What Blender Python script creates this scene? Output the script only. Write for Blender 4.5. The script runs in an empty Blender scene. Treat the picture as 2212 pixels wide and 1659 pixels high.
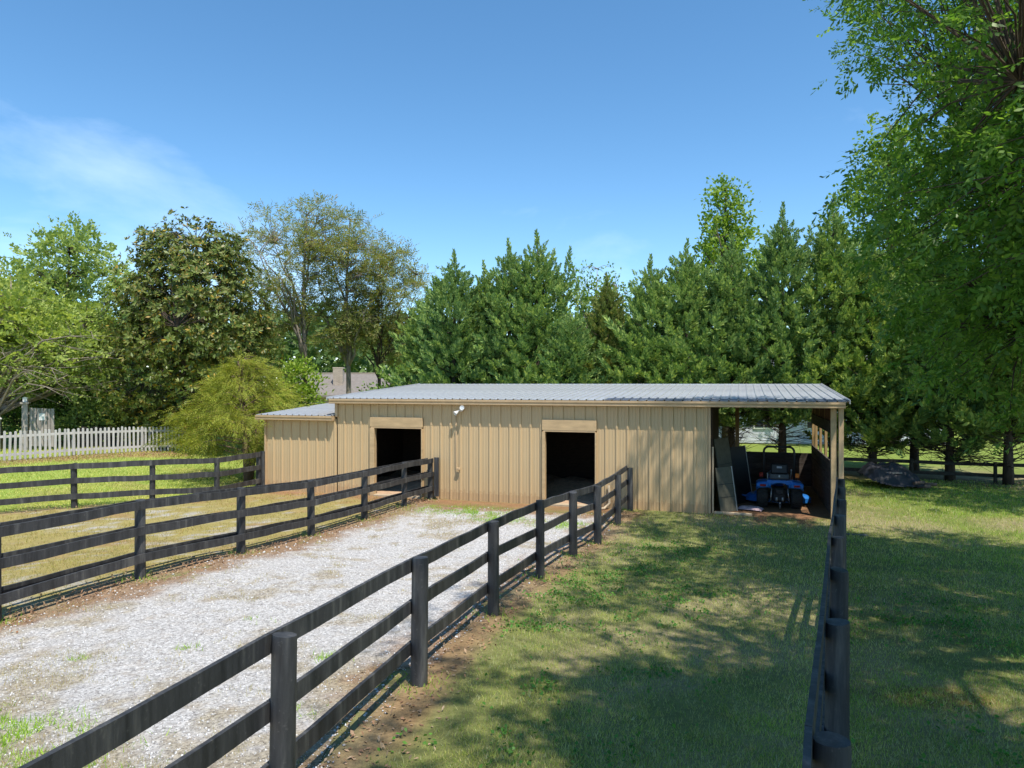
import bpy, math, random
import numpy as np
from mathutils import Vector, Matrix

# ------------------------------------------------------------------ camera, sky, sun, exposure
SC = bpy.context.scene
COL = SC.collection
HC = 3.33                                   # drone height over the barn floor
FPX = 1534.0                                # focal length in the 2212 px wide measuring frame
cam_d = bpy.data.cameras.new('camera'); cam = bpy.data.objects.new('camera', cam_d); COL.objects.link(cam)
cam_d.sensor_width = 36.0; cam_d.lens = 36.0 * FPX / 2212.0
cam_d.clip_start = 0.05; cam_d.clip_end = 3000
cam.location = (0, 0, HC); cam.rotation_euler = (math.radians(90), 0, 0)
SC.camera = cam

SUNV = Vector((-0.23, 0.42, -1.0)).normalized()     # way the light travels
SUN_EL = math.asin(-SUNV.z)
SUN_AZ = math.atan2(-SUNV.x, -SUNV.y)               # from +Y towards +X
W = bpy.data.worlds.new('World'); SC.world = W; W.use_nodes = True
wn, wl = W.node_tree.nodes, W.node_tree.links
wn.clear()
sky = wn.new('ShaderNodeTexSky'); sky.sky_type = 'NISHITA'; sky.sun_disc = False
sky.sun_elevation = SUN_EL; sky.sun_rotation = SUN_AZ
sky.altitude = 300; sky.air_density = 0.85; sky.dust_density = 0.0; sky.ozone_density = 2.4
bg = wn.new('ShaderNodeBackground'); bg.inputs['Strength'].default_value = 0.15
wo = wn.new('ShaderNodeOutputWorld')
# thin high cloud: stretched noise on the view direction, all round the sky, densest low down
tc = wn.new('ShaderNodeTexCoord')
mp = wn.new('ShaderNodeMapping'); mp.inputs['Scale'].default_value = (1.1, 1.1, 3.6); mp.inputs['Location'].default_value = (0.35, 0.1, 0.0)
nz = wn.new('ShaderNodeTexNoise'); nz.inputs['Scale'].default_value = 1.5; nz.inputs['Detail'].default_value = 7; nz.inputs['Roughness'].default_value = 0.55
nz.inputs['Distortion'].default_value = 0.4
cr = wn.new('ShaderNodeValToRGB'); cr.color_ramp.elements[0].position = 0.56; cr.color_ramp.elements[1].position = 0.98
cr.color_ramp.elements[1].color = (0.6, 0.6, 0.6, 1)
cm = wn.new('ShaderNodeMix'); cm.data_type = 'RGBA'
cm.inputs['B'].default_value = (4.6, 5.3, 6.3, 1)
hs = wn.new('ShaderNodeHueSaturation'); hs.inputs['Hue'].default_value = 0.492; hs.inputs['Saturation'].default_value = 1.17; hs.inputs['Value'].default_value = 0.72
wl.new(tc.outputs['Generated'], mp.inputs['Vector']); wl.new(mp.outputs['Vector'], nz.inputs['Vector'])
wl.new(nz.outputs['Fac'], cr.inputs['Fac']); wl.new(cr.outputs['Color'], cm.inputs['Factor'])
wl.new(sky.outputs['Color'], hs.inputs['Color']); wl.new(hs.outputs['Color'], cm.inputs['A'])
wl.new(cm.outputs['Result'], bg.inputs['Color']); wl.new(bg.outputs['Background'], wo.inputs['Surface'])

sun_d = bpy.data.lights.new('sun', 'SUN'); sun_d.energy = 3.0; sun_d.angle = math.radians(0.5); sun_d.color = (1.0, 0.94, 0.84)
sun = bpy.data.objects.new('sun', sun_d); COL.objects.link(sun)
sun.rotation_euler = SUNV.to_track_quat('-Z', 'Y').to_euler(); sun.location = (10, -20, 40)
SC.view_settings.view_transform = 'Standard'; SC.view_settings.look = 'None'
SC.view_settings.exposure = 1.05; SC.view_settings.gamma = 1.0
try: SC.view_settings.use_curve_mapping = False
except Exception: pass
try:
    SC.cycles.max_bounces = 8; SC.cycles.diffuse_bounces = 3; SC.cycles.transmission_bounces = 4
    SC.cycles.transparent_max_bounces = 8; SC.cycles.use_denoising = True
except Exception: pass

RNG = np.random.default_rng(11)
R = random.Random(5)

# ------------------------------------------------------------------ small tools
def smooth(a, b, x):
    t = np.clip((x - a) / (b - a), 0, 1); return t * t * (3 - 2 * t)

_NG = {}
def vnoise(x, y, seed=0):
    if seed not in _NG: _NG[seed] = np.random.default_rng(100 + seed).random((256, 256))
    g = _NG[seed]
    xi = np.floor(x).astype(int); yi = np.floor(y).astype(int)
    fx = x - xi; fy = y - yi; fx = fx * fx * (3 - 2 * fx); fy = fy * fy * (3 - 2 * fy)
    a = g[xi % 256, yi % 256]; b = g[(xi + 1) % 256, yi % 256]; c = g[xi % 256, (yi + 1) % 256]; d = g[(xi + 1) % 256, (yi + 1) % 256]
    return (a * (1 - fx) + b * fx) * (1 - fy) + (c * (1 - fx) + d * fx) * fy
def fnoise(x, y, seed=0, octs=4):
    s = 0; a = 1; t = 0
    for k in range(octs):
        s = s + a * vnoise(x * 2 ** k + 13.7 * k, y * 2 ** k + 7.1 * k, seed + k); t += a; a *= 0.55
    return s / t

def G(x, y):
    """ground height"""
    x = np.asarray(x, float); y = np.asarray(y, float)
    t = (15.0 - y)
    g = 0.05 * np.where(t > 2, t, np.where(t < -2, 0, (t + 2) ** 2 / 8))
    g = np.minimum(g, 0.95)
    g = g + 0.17 * np.exp(-((x + 6.3) / 2.6) ** 2 - ((y - 11.6) / 3.2) ** 2)
    g = g + 0.65 * smooth(-9, -17, x) * smooth(17, 24, y)
    bump = (fnoise(x * 0.55, y * 0.55, 3, 3) - 0.5) * 0.07
    near_barn = np.clip((np.hypot(x - 0, y - 21) - 8) / 3, 0, 1)
    return g + bump * np.where((y > 15.5) & (y < 28) & (x > -9) & (x < 10), 0.0, 1.0)

def gp(xv, yv):
    """meet the ground along the sight line through a measured point"""
    a = (xv - 1106) / FPX; b = (yv - 829.5) / FPX
    lo, hi = 1.0, 80.0
    for _ in range(60):
        m = 0.5 * (lo + hi)
        if HC - b * m > float(G(a * m, m)): lo = m
        else: hi = m
    return Vector((a * lo, lo, HC - b * lo))

def tag(o, label=None, cat=None, group=None, kind=None):
    if label: o['label'] = label
    if cat: o['category'] = cat
    if group: o['group'] = group
    if kind: o['kind'] = kind
    return o
def empty(name, loc=(0, 0, 0), rz=0.0, label=None, cat=None, group=None):
    o = bpy.data.objects.new(name, None); o.empty_display_size = 0.2; COL.objects.link(o)
    o.location = loc; o.rotation_euler = (0, 0, rz)
    return tag(o, label, cat, group)
def link(name, me, parent=None, loc=None, rot=None):
    o = bpy.data.objects.new(name, me); COL.objects.link(o)
    if parent: o.parent = parent
    if loc is not None: o.location = loc
    if rot is not None: o.rotation_euler = rot
    return o

class MB:
    """collects boxes, tubes, sheets and lathes into one mesh"""
    def __init__(s): s.v = []; s.f = []; s.sm = []
    def add(s, vs, fs, smooth_=False):
        b = len(s.v); s.v += [tuple(v) for v in vs]; s.f += [tuple(b + i for i in f) for f in fs]; s.sm += [smooth_] * len(fs); return s
    def box(s, c, d, M=None, bev=0.0):
        x, y, z = d[0] / 2, d[1] / 2, d[2] / 2
        if bev <= 0:
            vs = [(-x, -y, -z), (x, -y, -z), (x, y, -z), (-x, y, -z), (-x, -y, z), (x, -y, z), (x, y, z), (-x, y, z)]
            fs = [(0, 3, 2, 1), (4, 5, 6, 7), (0, 1, 5, 4), (1, 2, 6, 5), (2, 3, 7, 6), (3, 0, 4, 7)]
        else:
            b = min(bev, x * .9, y * .9, z * .9); vs = []; 
            for zz, k in ((-z, 1), (-z + b, 0), (z - b, 0), (z, 1)):
                e = b if k else 0; q = b
                vs += [(-x + q + e*0, -y + e, zz), (x - q, -y + e, zz), (x - e, -y + q, zz), (x - e, y - q, zz), (x - q, y - e, zz), (-x + q, y - e, zz), (-x + e, y - q, zz), (-x + e, -y + q, zz)]
            fs = [tuple(range(7, -1, -1)), tuple(range(24, 32))]
            for r in range(3):
                for i in range(8):
                    j = (i + 1) % 8; fs.append((r * 8 + i, r * 8 + j, r * 8 + 8 + j, r * 8 + 8 + i))
        c = Vector(c)
        vs = [(M @ Vector(v) if M else Vector(v)) + c for v in vs]
        return s.add(vs, fs)
    def beam(s, a, b, w, h, up=(0, 0, 1), bev=0.0):
        """board from a to b, w thick (sideways), h tall (along up)"""
        a = Vector(a); b = Vector(b); d = b - a; L = d.length; d.normalize()
        u = Vector(up); sd = d.cross(u)
        if sd.length < 1e-4: sd = d.cross(Vector((1, 0, 0)))
        sd.normalize(); u = sd.cross(d)
        M = Matrix((d, sd, u)).transposed()
        return s.box((a + b) / 2, (L, w, h), M, bev)
    def tube(s, pts, rad, k=6, cap=True, smooth_=True):
        pts = [Vector(p) for p in pts]; n = len(pts)
        rr = rad if hasattr(rad, '__len__') else [rad] * n
        vs = []; fs = []; ref = None
        for i, p in enumerate(pts):
            d = (pts[min(i + 1, n - 1)] - pts[max(i - 1, 0)]).normalized()
            if ref is None:
                ref = d.orthogonal().normalized()
            ref = (ref - d * ref.dot(d)); 
            if ref.length < 1e-5: ref = d.orthogonal()
            ref.normalize(); bi = d.cross(ref)
            for j in range(k):
                a = 2 * math.pi * j / k
                vs.append(p + (ref * math.cos(a) + bi * math.sin(a)) * rr[i])
        for i in range(n - 1):
            for j in range(k):
                j2 = (j + 1) % k; fs.append((i * k + j, i * k + j2, i * k + k + j2, i * k + k + j))
        s.add(vs, fs, smooth_)
        if cap:
            b = len(s.v) - n * k
            s.f.append(tuple(b + j for j in range(k - 1, -1, -1))); s.sm.append(False)
            s.f.append(tuple(b + (n - 1) * k + j for j in range(k))); s.sm.append(False)
        return s
    def lathe(s, prof, c=(0, 0, 0), axis='X', k=24, closed=False):
        """prof: (offset along axis, radius)"""
        vs = []; fs = []; n = len(prof); c = Vector(c)
        for (o, r) in prof:
            for j in range(k):
                a = 2 * math.pi * j / k; p, q = r * math.cos(a), r * math.sin(a)
                v = {'X': (o, p, q), 'Y': (p, o, q), 'Z': (p, q, o)}[axis]
                vs.append(c + Vector(v))
        for i in range(n - 1 if not closed else n):
            i2 = (i + 1) % n
            for j in range(k):
                j2 = (j + 1) % k; fs.append((i * k + j, i * k + j2, i2 * k + j2, i2 * k + j))
        return s.add(vs, fs, True)
    def extrude(s, prof, a, b, close=True):
        """prof: list of (x,y) swept in z from a to b"""
        n = len(prof); vs = [(x, y, a) for x, y in prof] + [(x, y, b) for x, y in prof]
        m = n if close else n - 1
        fs = [(i, (i + 1) % n, n + (i + 1) % n, n + i) for i in range(m)]
        s.add(vs, fs)
        if close: s.add(vs, [tuple(range(n - 1, -1, -1)), tuple(range(n, 2 * n))])
        return s
    def mesh(s, name, mat=None):
        me = bpy.data.meshes.new(name); me.from_pydata(s.v, [], s.f)
        me.polygons.foreach_set('use_smooth', s.sm)
        if mat:
            for m in (mat if isinstance(mat, (list, tuple)) else [mat]): me.materials.append(m)
        me.update(); return me
    def build(s, name, mat=None, parent=None, loc=None, rot=None):
        return link(name, s.mesh(name, mat), parent, loc, rot)

def np_mesh(name, V, F, mat, smooth_=False):
    """V (n,3), F (m,k) arrays straight into a mesh"""
    me = bpy.data.meshes.new(name); V = np.ascontiguousarray(V, np.float32); F = np.ascontiguousarray(F, np.int32)
    m, k = F.shape
    me.vertices.add(len(V)); me.vertices.foreach_set('co', V.ravel())
    me.loops.add(m * k); me.loops.foreach_set('vertex_index', F.ravel())
    me.polygons.add(m); me.polygons.foreach_set('loop_start', np.arange(0, m * k, k, dtype=np.int32))
    if smooth_: me.polygons.foreach_set('use_smooth', np.ones(m, bool))
    me.materials.append(mat); me.update(calc_edges=True); return me

# ------------------------------------------------------------------ materials
def new_mat(name):
    m = bpy.data.materials.new(name); m.use_nodes = True; n = m.node_tree.nodes; l = m.node_tree.links
    return m, n, l, n['Principled BSDF']
def noise(n, l, scale, detail=4, rough=0.55, vec=None, dist=0.0):
    t = n.new('ShaderNodeTexNoise'); t.inputs['Scale'].default_value = scale; t.inputs['Detail'].default_value = detail
    t.inputs['Roughness'].default_value = rough; t.inputs['Distortion'].default_value = dist
    if vec is not None: l.new(vec, t.inputs['Vector'])
    return t.outputs['Fac']
def ramp(n, l, fac, stops):
    r = n.new('ShaderNodeValToRGB'); e = r.color_ramp.elements
    while len(e) < len(stops): e.new(0.5)
    for i, (p, c) in enumerate(stops): e[i].position = p; e[i].color = (c[0], c[1], c[2], 1) if hasattr(c, '__len__') else (c, c, c, 1)
    l.new(fac, r.inputs['Fac']); return r.outputs['Color']
def mix(n, l, fac, a, b, mode='MIX'):
    m = n.new('ShaderNodeMix'); m.data_type = 'RGBA'; m.blend_type = mode
    for key, v in (('Factor', fac), ('A', a), ('B', b)):
        if isinstance(v, (int, float)): m.inputs[key].default_value = v if key == 'Factor' else (v, v, v, 1)
        elif isinstance(v, (tuple, list)): m.inputs[key].default_value = (v[0], v[1], v[2], 1)
        else: l.new(v, m.inputs[key])
    return m.outputs['Result']
def coords(n, l, scale=(1, 1, 1), kind='Object'):
    t = n.new('ShaderNodeTexCoord'); m = n.new('ShaderNodeMapping'); m.inputs['Scale'].default_value = scale
    l.new(t.outputs[kind], m.inputs['Vector']); return m.outputs['Vector']
def bump(n, l, h, bsdf, strength=0.4, dist=0.01):
    b = n.new('ShaderNodeBump'); b.inputs['Strength'].default_value = strength; b.inputs['Distance'].default_value = dist
    l.new(h, b.inputs['Height']); l.new(b.outputs['Normal'], bsdf.inputs['Normal'])

def mat_plain(name, c, rough=0.6, metal=0.0, var=0.18, scale=6.0, stretch=(1, 1, 1), bmp=0.15, rand=0.0, spec=0.4):
    m, n, l, b = new_mat(name)
    v = coords(n, l, stretch); f = noise(n, l, scale, 5, 0.6, v)
    lo = [x * (1 - var) for x in c]; hi = [min(1, x * (1 + var)) for x in c]
    col = ramp(n, l, f, [(0.3, lo), (0.7, hi)])
    if rand > 0:
        oi = n.new('ShaderNodeObjectInfo')
        k = ramp(n, l, oi.outputs['Random'], [(0.0, 1 - rand), (1.0, 1 + 0 * rand)])
        col = mix(n, l, 1.0, col, k, 'MULTIPLY')
    l.new(col, b.inputs['Base Color']); b.inputs['Roughness'].default_value = rough; b.inputs['Metallic'].default_value = metal
    b.inputs['Specular IOR Level'].default_value = spec
    if bmp > 0: bump(n, l, f, b, bmp, 0.01)
    return m

def mat_leaf(name, cols, trans=0.3, rough=0.5, hue=0.25, spec=0.35, big=0.5, gain=1.0):
    """cols: stops for a per-leaf random ramp; large noise shifts groups of leaves"""
    m, n, l, b = new_mat(name); cols = [tuple(min(.8, x * gain) for x in c) for c in cols]
    g = n.new('ShaderNodeNewGeometry')
    k = len(cols); col = ramp(n, l, g.outputs['Random Per Island'], [(i / max(1, k - 1), c) for i, c in enumerate(cols)])
    v = coords(n, l); f = noise(n, l, big, 3, 0.6, v)
    s = ramp(n, l, f, [(0.3, (1 - hue, 1 - hue * 0.8, 1 - hue * 0.6)), (0.7, (1 + hue * 0.9, 1 + hue * 0.7, 1 + hue * 0.3))])
    s.node.color_ramp.elements[1].color = (1, 1, 1, 1)
    col = mix(n, l, 1.0, col, s, 'MULTIPLY')
    oi = n.new('ShaderNodeObjectInfo'); col = mix(n, l, 1.0, col, ramp(n, l, oi.outputs['Random'], [(0, (.80, .84, .90)), (.5, (.95, .95, .92)), (1, (1, .96, .84))]), 'MULTIPLY')
    l.new(col, b.inputs['Base Color']); b.inputs['Roughness'].default_value = rough; b.inputs['Specular IOR Level'].default_value = spec
    t = n.new('ShaderNodeBsdfTranslucent'); tcol = mix(n, l, 1.0, col, (1.25, 1.25, 0.7), 'MULTIPLY'); l.new(tcol, t.inputs['Color'])
    ms = n.new('ShaderNodeMixShader'); ms.inputs['Fac'].default_value = trans
    l.new(b.outputs['BSDF'], ms.inputs[1]); l.new(t.outputs['BSDF'], ms.inputs[2])
    l.new(ms.outputs['Shader'], n['Material Output'].inputs['Surface'])
    return m

M = {}
def build_materials():
    # painted barn siding
    m, n, l, b = new_mat('tan painted steel'); 
    v = coords(n, l, (1, 1, 0.18)); f = noise(n, l, 5, 5, 0.6, v); f2 = noise(n, l, 0.9, 3, 0.5, coords(n, l))
    col = ramp(n, l, f, [(0.3, (0.54, 0.388, 0.213)), (0.7, (0.575, 0.418, 0.235))])
    col = mix(n, l, f2, col, (0.55, 0.40, 0.225))
    t = n.new('ShaderNodeTexCoord'); sx = n.new('ShaderNodeSeparateXYZ'); l.new(t.outputs['Object'], sx.inputs['Vector'])
    # splash of red clay along the foot of the sheets
    ad = n.new('ShaderNodeMath'); ad.operation = 'MULTIPLY_ADD'; ad.inputs[1].default_value = -0.5; l.new(noise(n, l, 7, 4, 0.6, coords(n, l)), ad.inputs[0]); l.new(sx.outputs['Z'], ad.inputs[2])
    k = ramp(n, l, ad.outputs['Value'], [(0.0, 0.35), (0.03, 0.0)]); k.node.color_ramp.interpolation = 'EASE'
    col = mix(n, l, k, col, (0.36, 0.20, 0.10))
    l.new(col, b.inputs['Base Color']); b.inputs['Roughness'].default_value = 0.5; b.inputs['Specular IOR Level'].default_value = 0.3
    bump(n, l, f2, b, 0.25, 0.02); M['siding'] = m
    M['trim'] = mat_plain('tan painted trim', (0.52, 0.365, 0.21), 0.5, var=0.1, scale=4, stretch=(1, 1, 1), bmp=0.1)
    M['trim_wood'] = mat_plain('tan painted wood', (0.52, 0.365, 0.20), 0.7, var=0.16, scale=9, stretch=(.3, 1, 1), bmp=0.25)
    # galvanised roofing
    m, n, l, b = new_mat('galvanised roofing')
    f = noise(n, l, 3.0, 5, 0.6, coords(n, l, (1, .4, 1))); 
    l.new(ramp(n, l, f, [(0.3, (0.50, 0.51, 0.54)), (0.7, (0.64, 0.65, 0.67))]), b.inputs['Base Color'])
    b.inputs['Metallic'].default_value = 0.55; b.inputs['Roughness'].default_value = 0.42; M['roof'] = m
    M['roof_dark'] = mat_plain('dark blue grey roofing', (0.12, 0.14, 0.19), 0.45, 0.3, var=0.25, scale=4, stretch=(1, .5, 1))
    # charcoal fence stain, faded in streaks
    m, n, l, b = new_mat('charcoal stained wood')
    oi = n.new('ShaderNodeObjectInfo'); 
    va = n.new('ShaderNodeVectorMath'); va.operation = 'ADD'; l.new(coords(n, l, (1, 1, 1)), va.inputs[0]); l.new(oi.outputs['Location'], va.inputs[1])
    mp2 = n.new('ShaderNodeMapping'); mp2.inputs['Scale'].default_value = (6, 6, 0.7); l.new(va.outputs['Vector'], mp2.inputs['Vector'])
    f = noise(n, l, 1.6, 6, 0.65, mp2.outputs['Vector'])
    f3 = noise(n, l, 26, 4, 0.7, va.outputs['Vector'])
    col = ramp(n, l, f, [(0.36, (0.024, 0.024, 0.026)), (0.54, (0.054, 0.054, 0.057)), (0.68, (0.12, 0.117, 0.110))])
    col = mix(n, l, ramp(n, l, f3, [(0.60, 0.0), (0.74, 0.6)]), col, (0.15, 0.145, 0.135))
    kk = ramp(n, l, oi.outputs['Random'], [(0, 0.7), (1, 1.0)]); col = mix(n, l, 1.0, col, kk, 'MULTIPLY')
    l.new(col, b.inputs['Base Color']); b.inputs['Roughness'].default_value = 0.62; b.inputs['Specular IOR Level'].default_value = 0.45
    bump(n, l, f3, b, 0.3, 0.006); M['fence'] = m
    M['fence_old'] = mat_plain('weathered dark fence wood', (0.045, 0.038, 0.03), 0.85, var=0.4, scale=12)
    M['picket'] = mat_plain('grey white picket paint', (0.60, 0.58, 0.55), 0.7, var=0.14, scale=12, stretch=(1, 1, .2), rand=0.22)
    M['grey_wood'] = mat_plain('weathered grey timber', (0.34, 0.30, 0.27), 0.85, var=0.35, scale=14, stretch=(1, 1, .15), rand=0.25)
    # kick boards: dark stained planks
    m, n, l, b = new_mat('dark stall planks')
    oi = n.new('ShaderNodeObjectInfo')
    f = noise(n, l, 3.5, 6, 0.65, coords(n, l, (1, .55, 5))); f2 = noise(n, l, 1.4, 4, 0.6, coords(n, l))
    col = ramp(n, l, f, [(0.3, (0.035, 0.026, 0.02)), (0.55, (0.085, 0.065, 0.052)), (0.75, (0.17, 0.145, 0.13))])
    col = mix(n, l, ramp(n, l, f2, [(.5, 0.0), (.75, .45)]), col, (0.16, 0.16, 0.17))
    col = mix(n, l, 1.0, col, ramp(n, l, oi.outputs['Random'], [(0, 0.6), (1, 1.0)]), 'MULTIPLY')
    l.new(col, b.inputs['Base Color']); b.inputs['Roughness'].default_value = 0.8; bump(n, l, f, b, 0.4, 0.01); M['plank'] = m
    M['stud'] = mat_plain('raw pine stud', (0.42, 0.27, 0.12), 0.75, var=0.2, scale=8, stretch=(1, 1, .2), rand=0.2)
    M['redwood'] = mat_plain('reddish siding boards', (0.20, 0.085, 0.05), 0.8, var=0.3, scale=9, stretch=(1, 1, .2), rand=0.3)
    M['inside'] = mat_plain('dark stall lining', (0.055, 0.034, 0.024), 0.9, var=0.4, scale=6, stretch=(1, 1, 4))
    M['sand'] = mat_plain('stall sand', (0.46, 0.31, 0.20), 0.95, var=0.3, scale=9, bmp=0.5)
    M['olive'] = mat_plain('olive grey sheet', (0.11, 0.105, 0.075), 0.75, var=0.2, scale=7)
    M['black_sheet'] = mat_plain('black sheet', (0.015, 0.015, 0.016), 0.6, var=0.3)
    M['white_edge'] = mat_plain('pale metal edge', (0.55, 0.54, 0.50), 0.5, var=0.15)
    M['pale_wood'] = mat_plain('pale board', (0.46, 0.36, 0.24), 0.75, var=0.15, scale=8)
    M['blue'] = mat_plain('tractor blue enamel', (0.02, 0.15, 0.48), 0.3, var=0.08, bmp=0.0, spec=0.5)
    M['tyre'] = mat_plain('black tyre rubber', (0.028, 0.026, 0.024), 0.85, var=0.4, scale=10)
    M['black'] = mat_plain('black plastic', (0.012, 0.012, 0.013), 0.5, var=0.2)
    M['iron'] = mat_plain('dark cast iron', (0.03, 0.03, 0.032), 0.55, 0.4, var=0.4, scale=14)
    M['steel'] = mat_plain('bright steel', (0.5, 0.5, 0.5), 0.35, 0.7, var=0.1)
    M['grey'] = mat_plain('grey plastic', (0.09, 0.095, 0.095), 0.6, var=0.15)
    M['print'] = mat_plain('grey print', (0.35, 0.35, 0.37), 0.6, var=0.1)
    M['orange'] = mat_plain('amber lens', (0.85, 0.20, 0.03), 0.25, var=0.1)
    M['red'] = mat_plain('red lens', (0.25, 0.015, 0.012), 0.25, var=0.1)
    M['white'] = mat_plain('white enamel', (0.75, 0.74, 0.72), 0.35, var=0.05)
    M['glass'] = mat_plain('lamp glass', (0.55, 0.58, 0.6), 0.08, var=0.05, bmp=0.0, spec=0.9)
    M['sack'] = mat_plain('pink printed sack', (0.48, 0.34, 0.36), 0.6, var=0.35, scale=12)
    M['tarp'] = mat_plain('charcoal tarpaulin', (0.022, 0.022, 0.028), 0.55, var=0.45, scale=3.5, bmp=0.35)
    M['bark'] = mat_plain('dark bark', (0.075, 0.055, 0.040), 0.95, var=0.45, scale=9, stretch=(1, 1, .25), bmp=0.6)
    M['bark_pale'] = mat_plain('pale bark', (0.24, 0.20, 0.16), 0.9, var=0.35, scale=7, stretch=(1, 1, .3), bmp=0.4)
    M['bark_red'] = mat_plain('brown stringy bark', (0.17, 0.11, 0.08), 0.95, var=0.4, scale=12, stretch=(1, 1, .15), bmp=0.6)
    # foliage
    M['oak'] = mat_leaf('oak leaves', [(0.03, 0.066, 0.01), (0.05, 0.102, 0.014), (0.068, 0.128, 0.02), (0.11, 0.17, 0.026)], 0.55, 0.42, 0.3, 0.4, 0.55, gain=2.70)
    M['leyland'] = mat_leaf('cypress sprays', [(0.040, 0.075, 0.024), (0.072, 0.115, 0.032), (0.112, 0.155, 0.043), (0.175, 0.208, 0.060)], 0.28, 0.6, 0.35, 0.25, 0.5, gain=3.15)
    M['leyland_brown'] = mat_leaf('browning cypress sprays', [(0.055, 0.085, 0.022), (0.095, 0.125, 0.035), (0.14, 0.135, 0.045)], 0.25, 0.6, 0.3, 0.25, 0.6, gain=2.60)
    M['magnolia'] = mat_leaf('magnolia leaves', [(0.050, 0.085, 0.016), (0.085, 0.125, 0.022), (0.12, 0.15, 0.03), (0.09, 0.125, 0.022), (0.14, 0.16, 0.03), (0.16, 0.175, 0.04), (0.10, 0.13, 0.025), (0.085, 0.12, 0.02), (0.13, 0.115, 0.03), (0.11, 0.14, 0.03), (0.15, 0.12, 0.035), (0.36, 0.22, 0.02)], 0.15, 0.45, 0.35, 0.35, 0.8, gain=1.60)
    M['airy'] = mat_leaf('compound leaves', [(0.10, 0.125, 0.03), (0.15, 0.165, 0.04), (0.19, 0.15, 0.06), (0.13, 0.16, 0.04)], 0.45, 0.5, 0.3, 0.3, 0.5, gain=2.20)
    M['maple'] = mat_leaf('spring maple leaves', [(0.095, 0.13, 0.035), (0.135, 0.17, 0.045), (0.19, 0.215, 0.06)], 0.4, 0.5, 0.3, 0.3, 0.5, gain=3.00)
    M['bright'] = mat_leaf('bright spring leaves', [(0.12, 0.20, 0.02), (0.17, 0.26, 0.03), (0.24, 0.30, 0.05)], 0.4, 0.5, 0.25, 0.3, 0.6, gain=1.60)
    M['golden'] = mat_leaf('golden threadleaf', [(0.15, 0.18, 0.022), (0.24, 0.26, 0.03), (0.33, 0.33, 0.045), (0.24, 0.20, 0.04)], 0.3, 0.6, 0.35, 0.2, 0.9, gain=1.50)
    M['hedge'] = mat_leaf('shrub leaves', [(0.035, 0.070, 0.014), (0.065, 0.115, 0.020), (0.11, 0.165, 0.03)], 0.3, 0.45, 0.35, 0.4, 0.7, gain=2.40)
    M['far'] = mat_leaf('far leaves', [(0.06, 0.105, 0.03), (0.085, 0.135, 0.035), (0.12, 0.165, 0.05)], 0.3, 0.6, 0.3, 0.2, 0.15, gain=1.90)
    M['grass'] = mat_leaf('grass blades', [(0.085, 0.125, 0.022), (0.13, 0.17, 0.03), (0.185, 0.205, 0.045), (0.27, 0.225, 0.09), (0.36, 0.29, 0.16)], 0.35, 0.55, 0.4, 0.25, 0.9, gain=3.00)
    M['grass_lush'] = mat_leaf('lush grass blades', [(0.070, 0.135, 0.014), (0.11, 0.185, 0.020), (0.155, 0.215, 0.03)], 0.35, 0.5, 0.3, 0.25, 0.7, gain=3.10)
    M['grass_back'] = mat_leaf('yellowish lawn blades', [(0.14, 0.19, 0.025), (0.21, 0.24, 0.06), (0.29, 0.28, 0.09), (0.34, 0.30, 0.12)], 0.35, 0.55, 0.3, 0.25, 0.5, gain=2.6)
    M['grass_dry'] = mat_leaf('dry grass blades', [(0.22, 0.22, 0.05), (0.30, 0.26, 0.07), (0.40, 0.30, 0.11), (0.25, 0.15, 0.06)], 0.3, 0.6, 0.3, 0.25, 0.9, gain=1.70)
    M['clover'] = mat_leaf('clover leaves', [(0.035, 0.105, 0.014), (0.06, 0.15, 0.02), (0.085, 0.18, 0.025)], 0.3, 0.5, 0.2, 0.3, 1.2, gain=2.00)
    M['litter'] = mat_leaf('fallen leaves and bark', [(0.26, 0.13, 0.07), (0.34, 0.20, 0.12), (0.42, 0.30, 0.20), (0.18, 0.10, 0.06)], 0.1, 0.8, 0.2, 0.2, 1.2, gain=1.30)
    # gravel stones
    m, n, l, b = new_mat('white gravel stones'); g = n.new('ShaderNodeNewGeometry')
    col = ramp(n, l, g.outputs['Random Per Island'], [(0, (0.34, 0.31, 0.30)), (0.25, (0.50, 0.48, 0.47)), (0.7, (0.60, 0.59, 0.58)), (1, (0.70, 0.69, 0.68))])
    l.new(col, b.inputs['Base Color']); b.inputs['Roughness'].default_value = 0.85; M['stone'] = m
    # ground: colour of each zone from the mesh attribute, grain from noise
    def ground(name, fine, amp, bstr):
        m, n, l, b = new_mat(name)
        at = n.new('ShaderNodeAttribute'); at.attribute_name = 'zone'
        f = noise(n, l, fine, 6, 0.7, coords(n, l)); f2 = noise(n, l, fine * 0.16, 5, 0.65, coords(n, l))
        s = ramp(n, l, f, [(0.25, 1 - amp), (0.75, 1.0)]); s2 = ramp(n, l, f2, [(0.3, 0.72), (0.7, 1.0)])
        col = mix(n, l, 1.0, mix(n, l, 1.0, at.outputs['Color'], s, 'MULTIPLY'), s2, 'MULTIPLY')
        l.new(col, b.inputs['Base Color']); b.inputs['Roughness'].default_value = 0.95; b.inputs['Specular IOR Level'].default_value = 0.15
        bump(n, l, f, b, bstr, 0.03); return m
    M['ground'] = ground('ground', 22, 0.5, 0.6)
    # gravel drive
    m, n, l, b = new_mat('gravel drive'); at = n.new('ShaderNodeAttribute'); at.attribute_name = 'zone'
    vo = n.new('ShaderNodeTexVoronoi'); vo.inputs['Scale'].default_value = 30; l.new(coords(n, l), vo.inputs['Vector'])
    vv = ramp(n, l, vo.outputs['Color'], [(0.1, (0.60, 0.585, 0.575)), (0.5, (0.86, 0.855, 0.85)), (0.9, (1, 1, 1))])
    dk = ramp(n, l, vo.outputs['Distance'], [(0.0, 1.0), (0.9, 0.62)])
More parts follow.
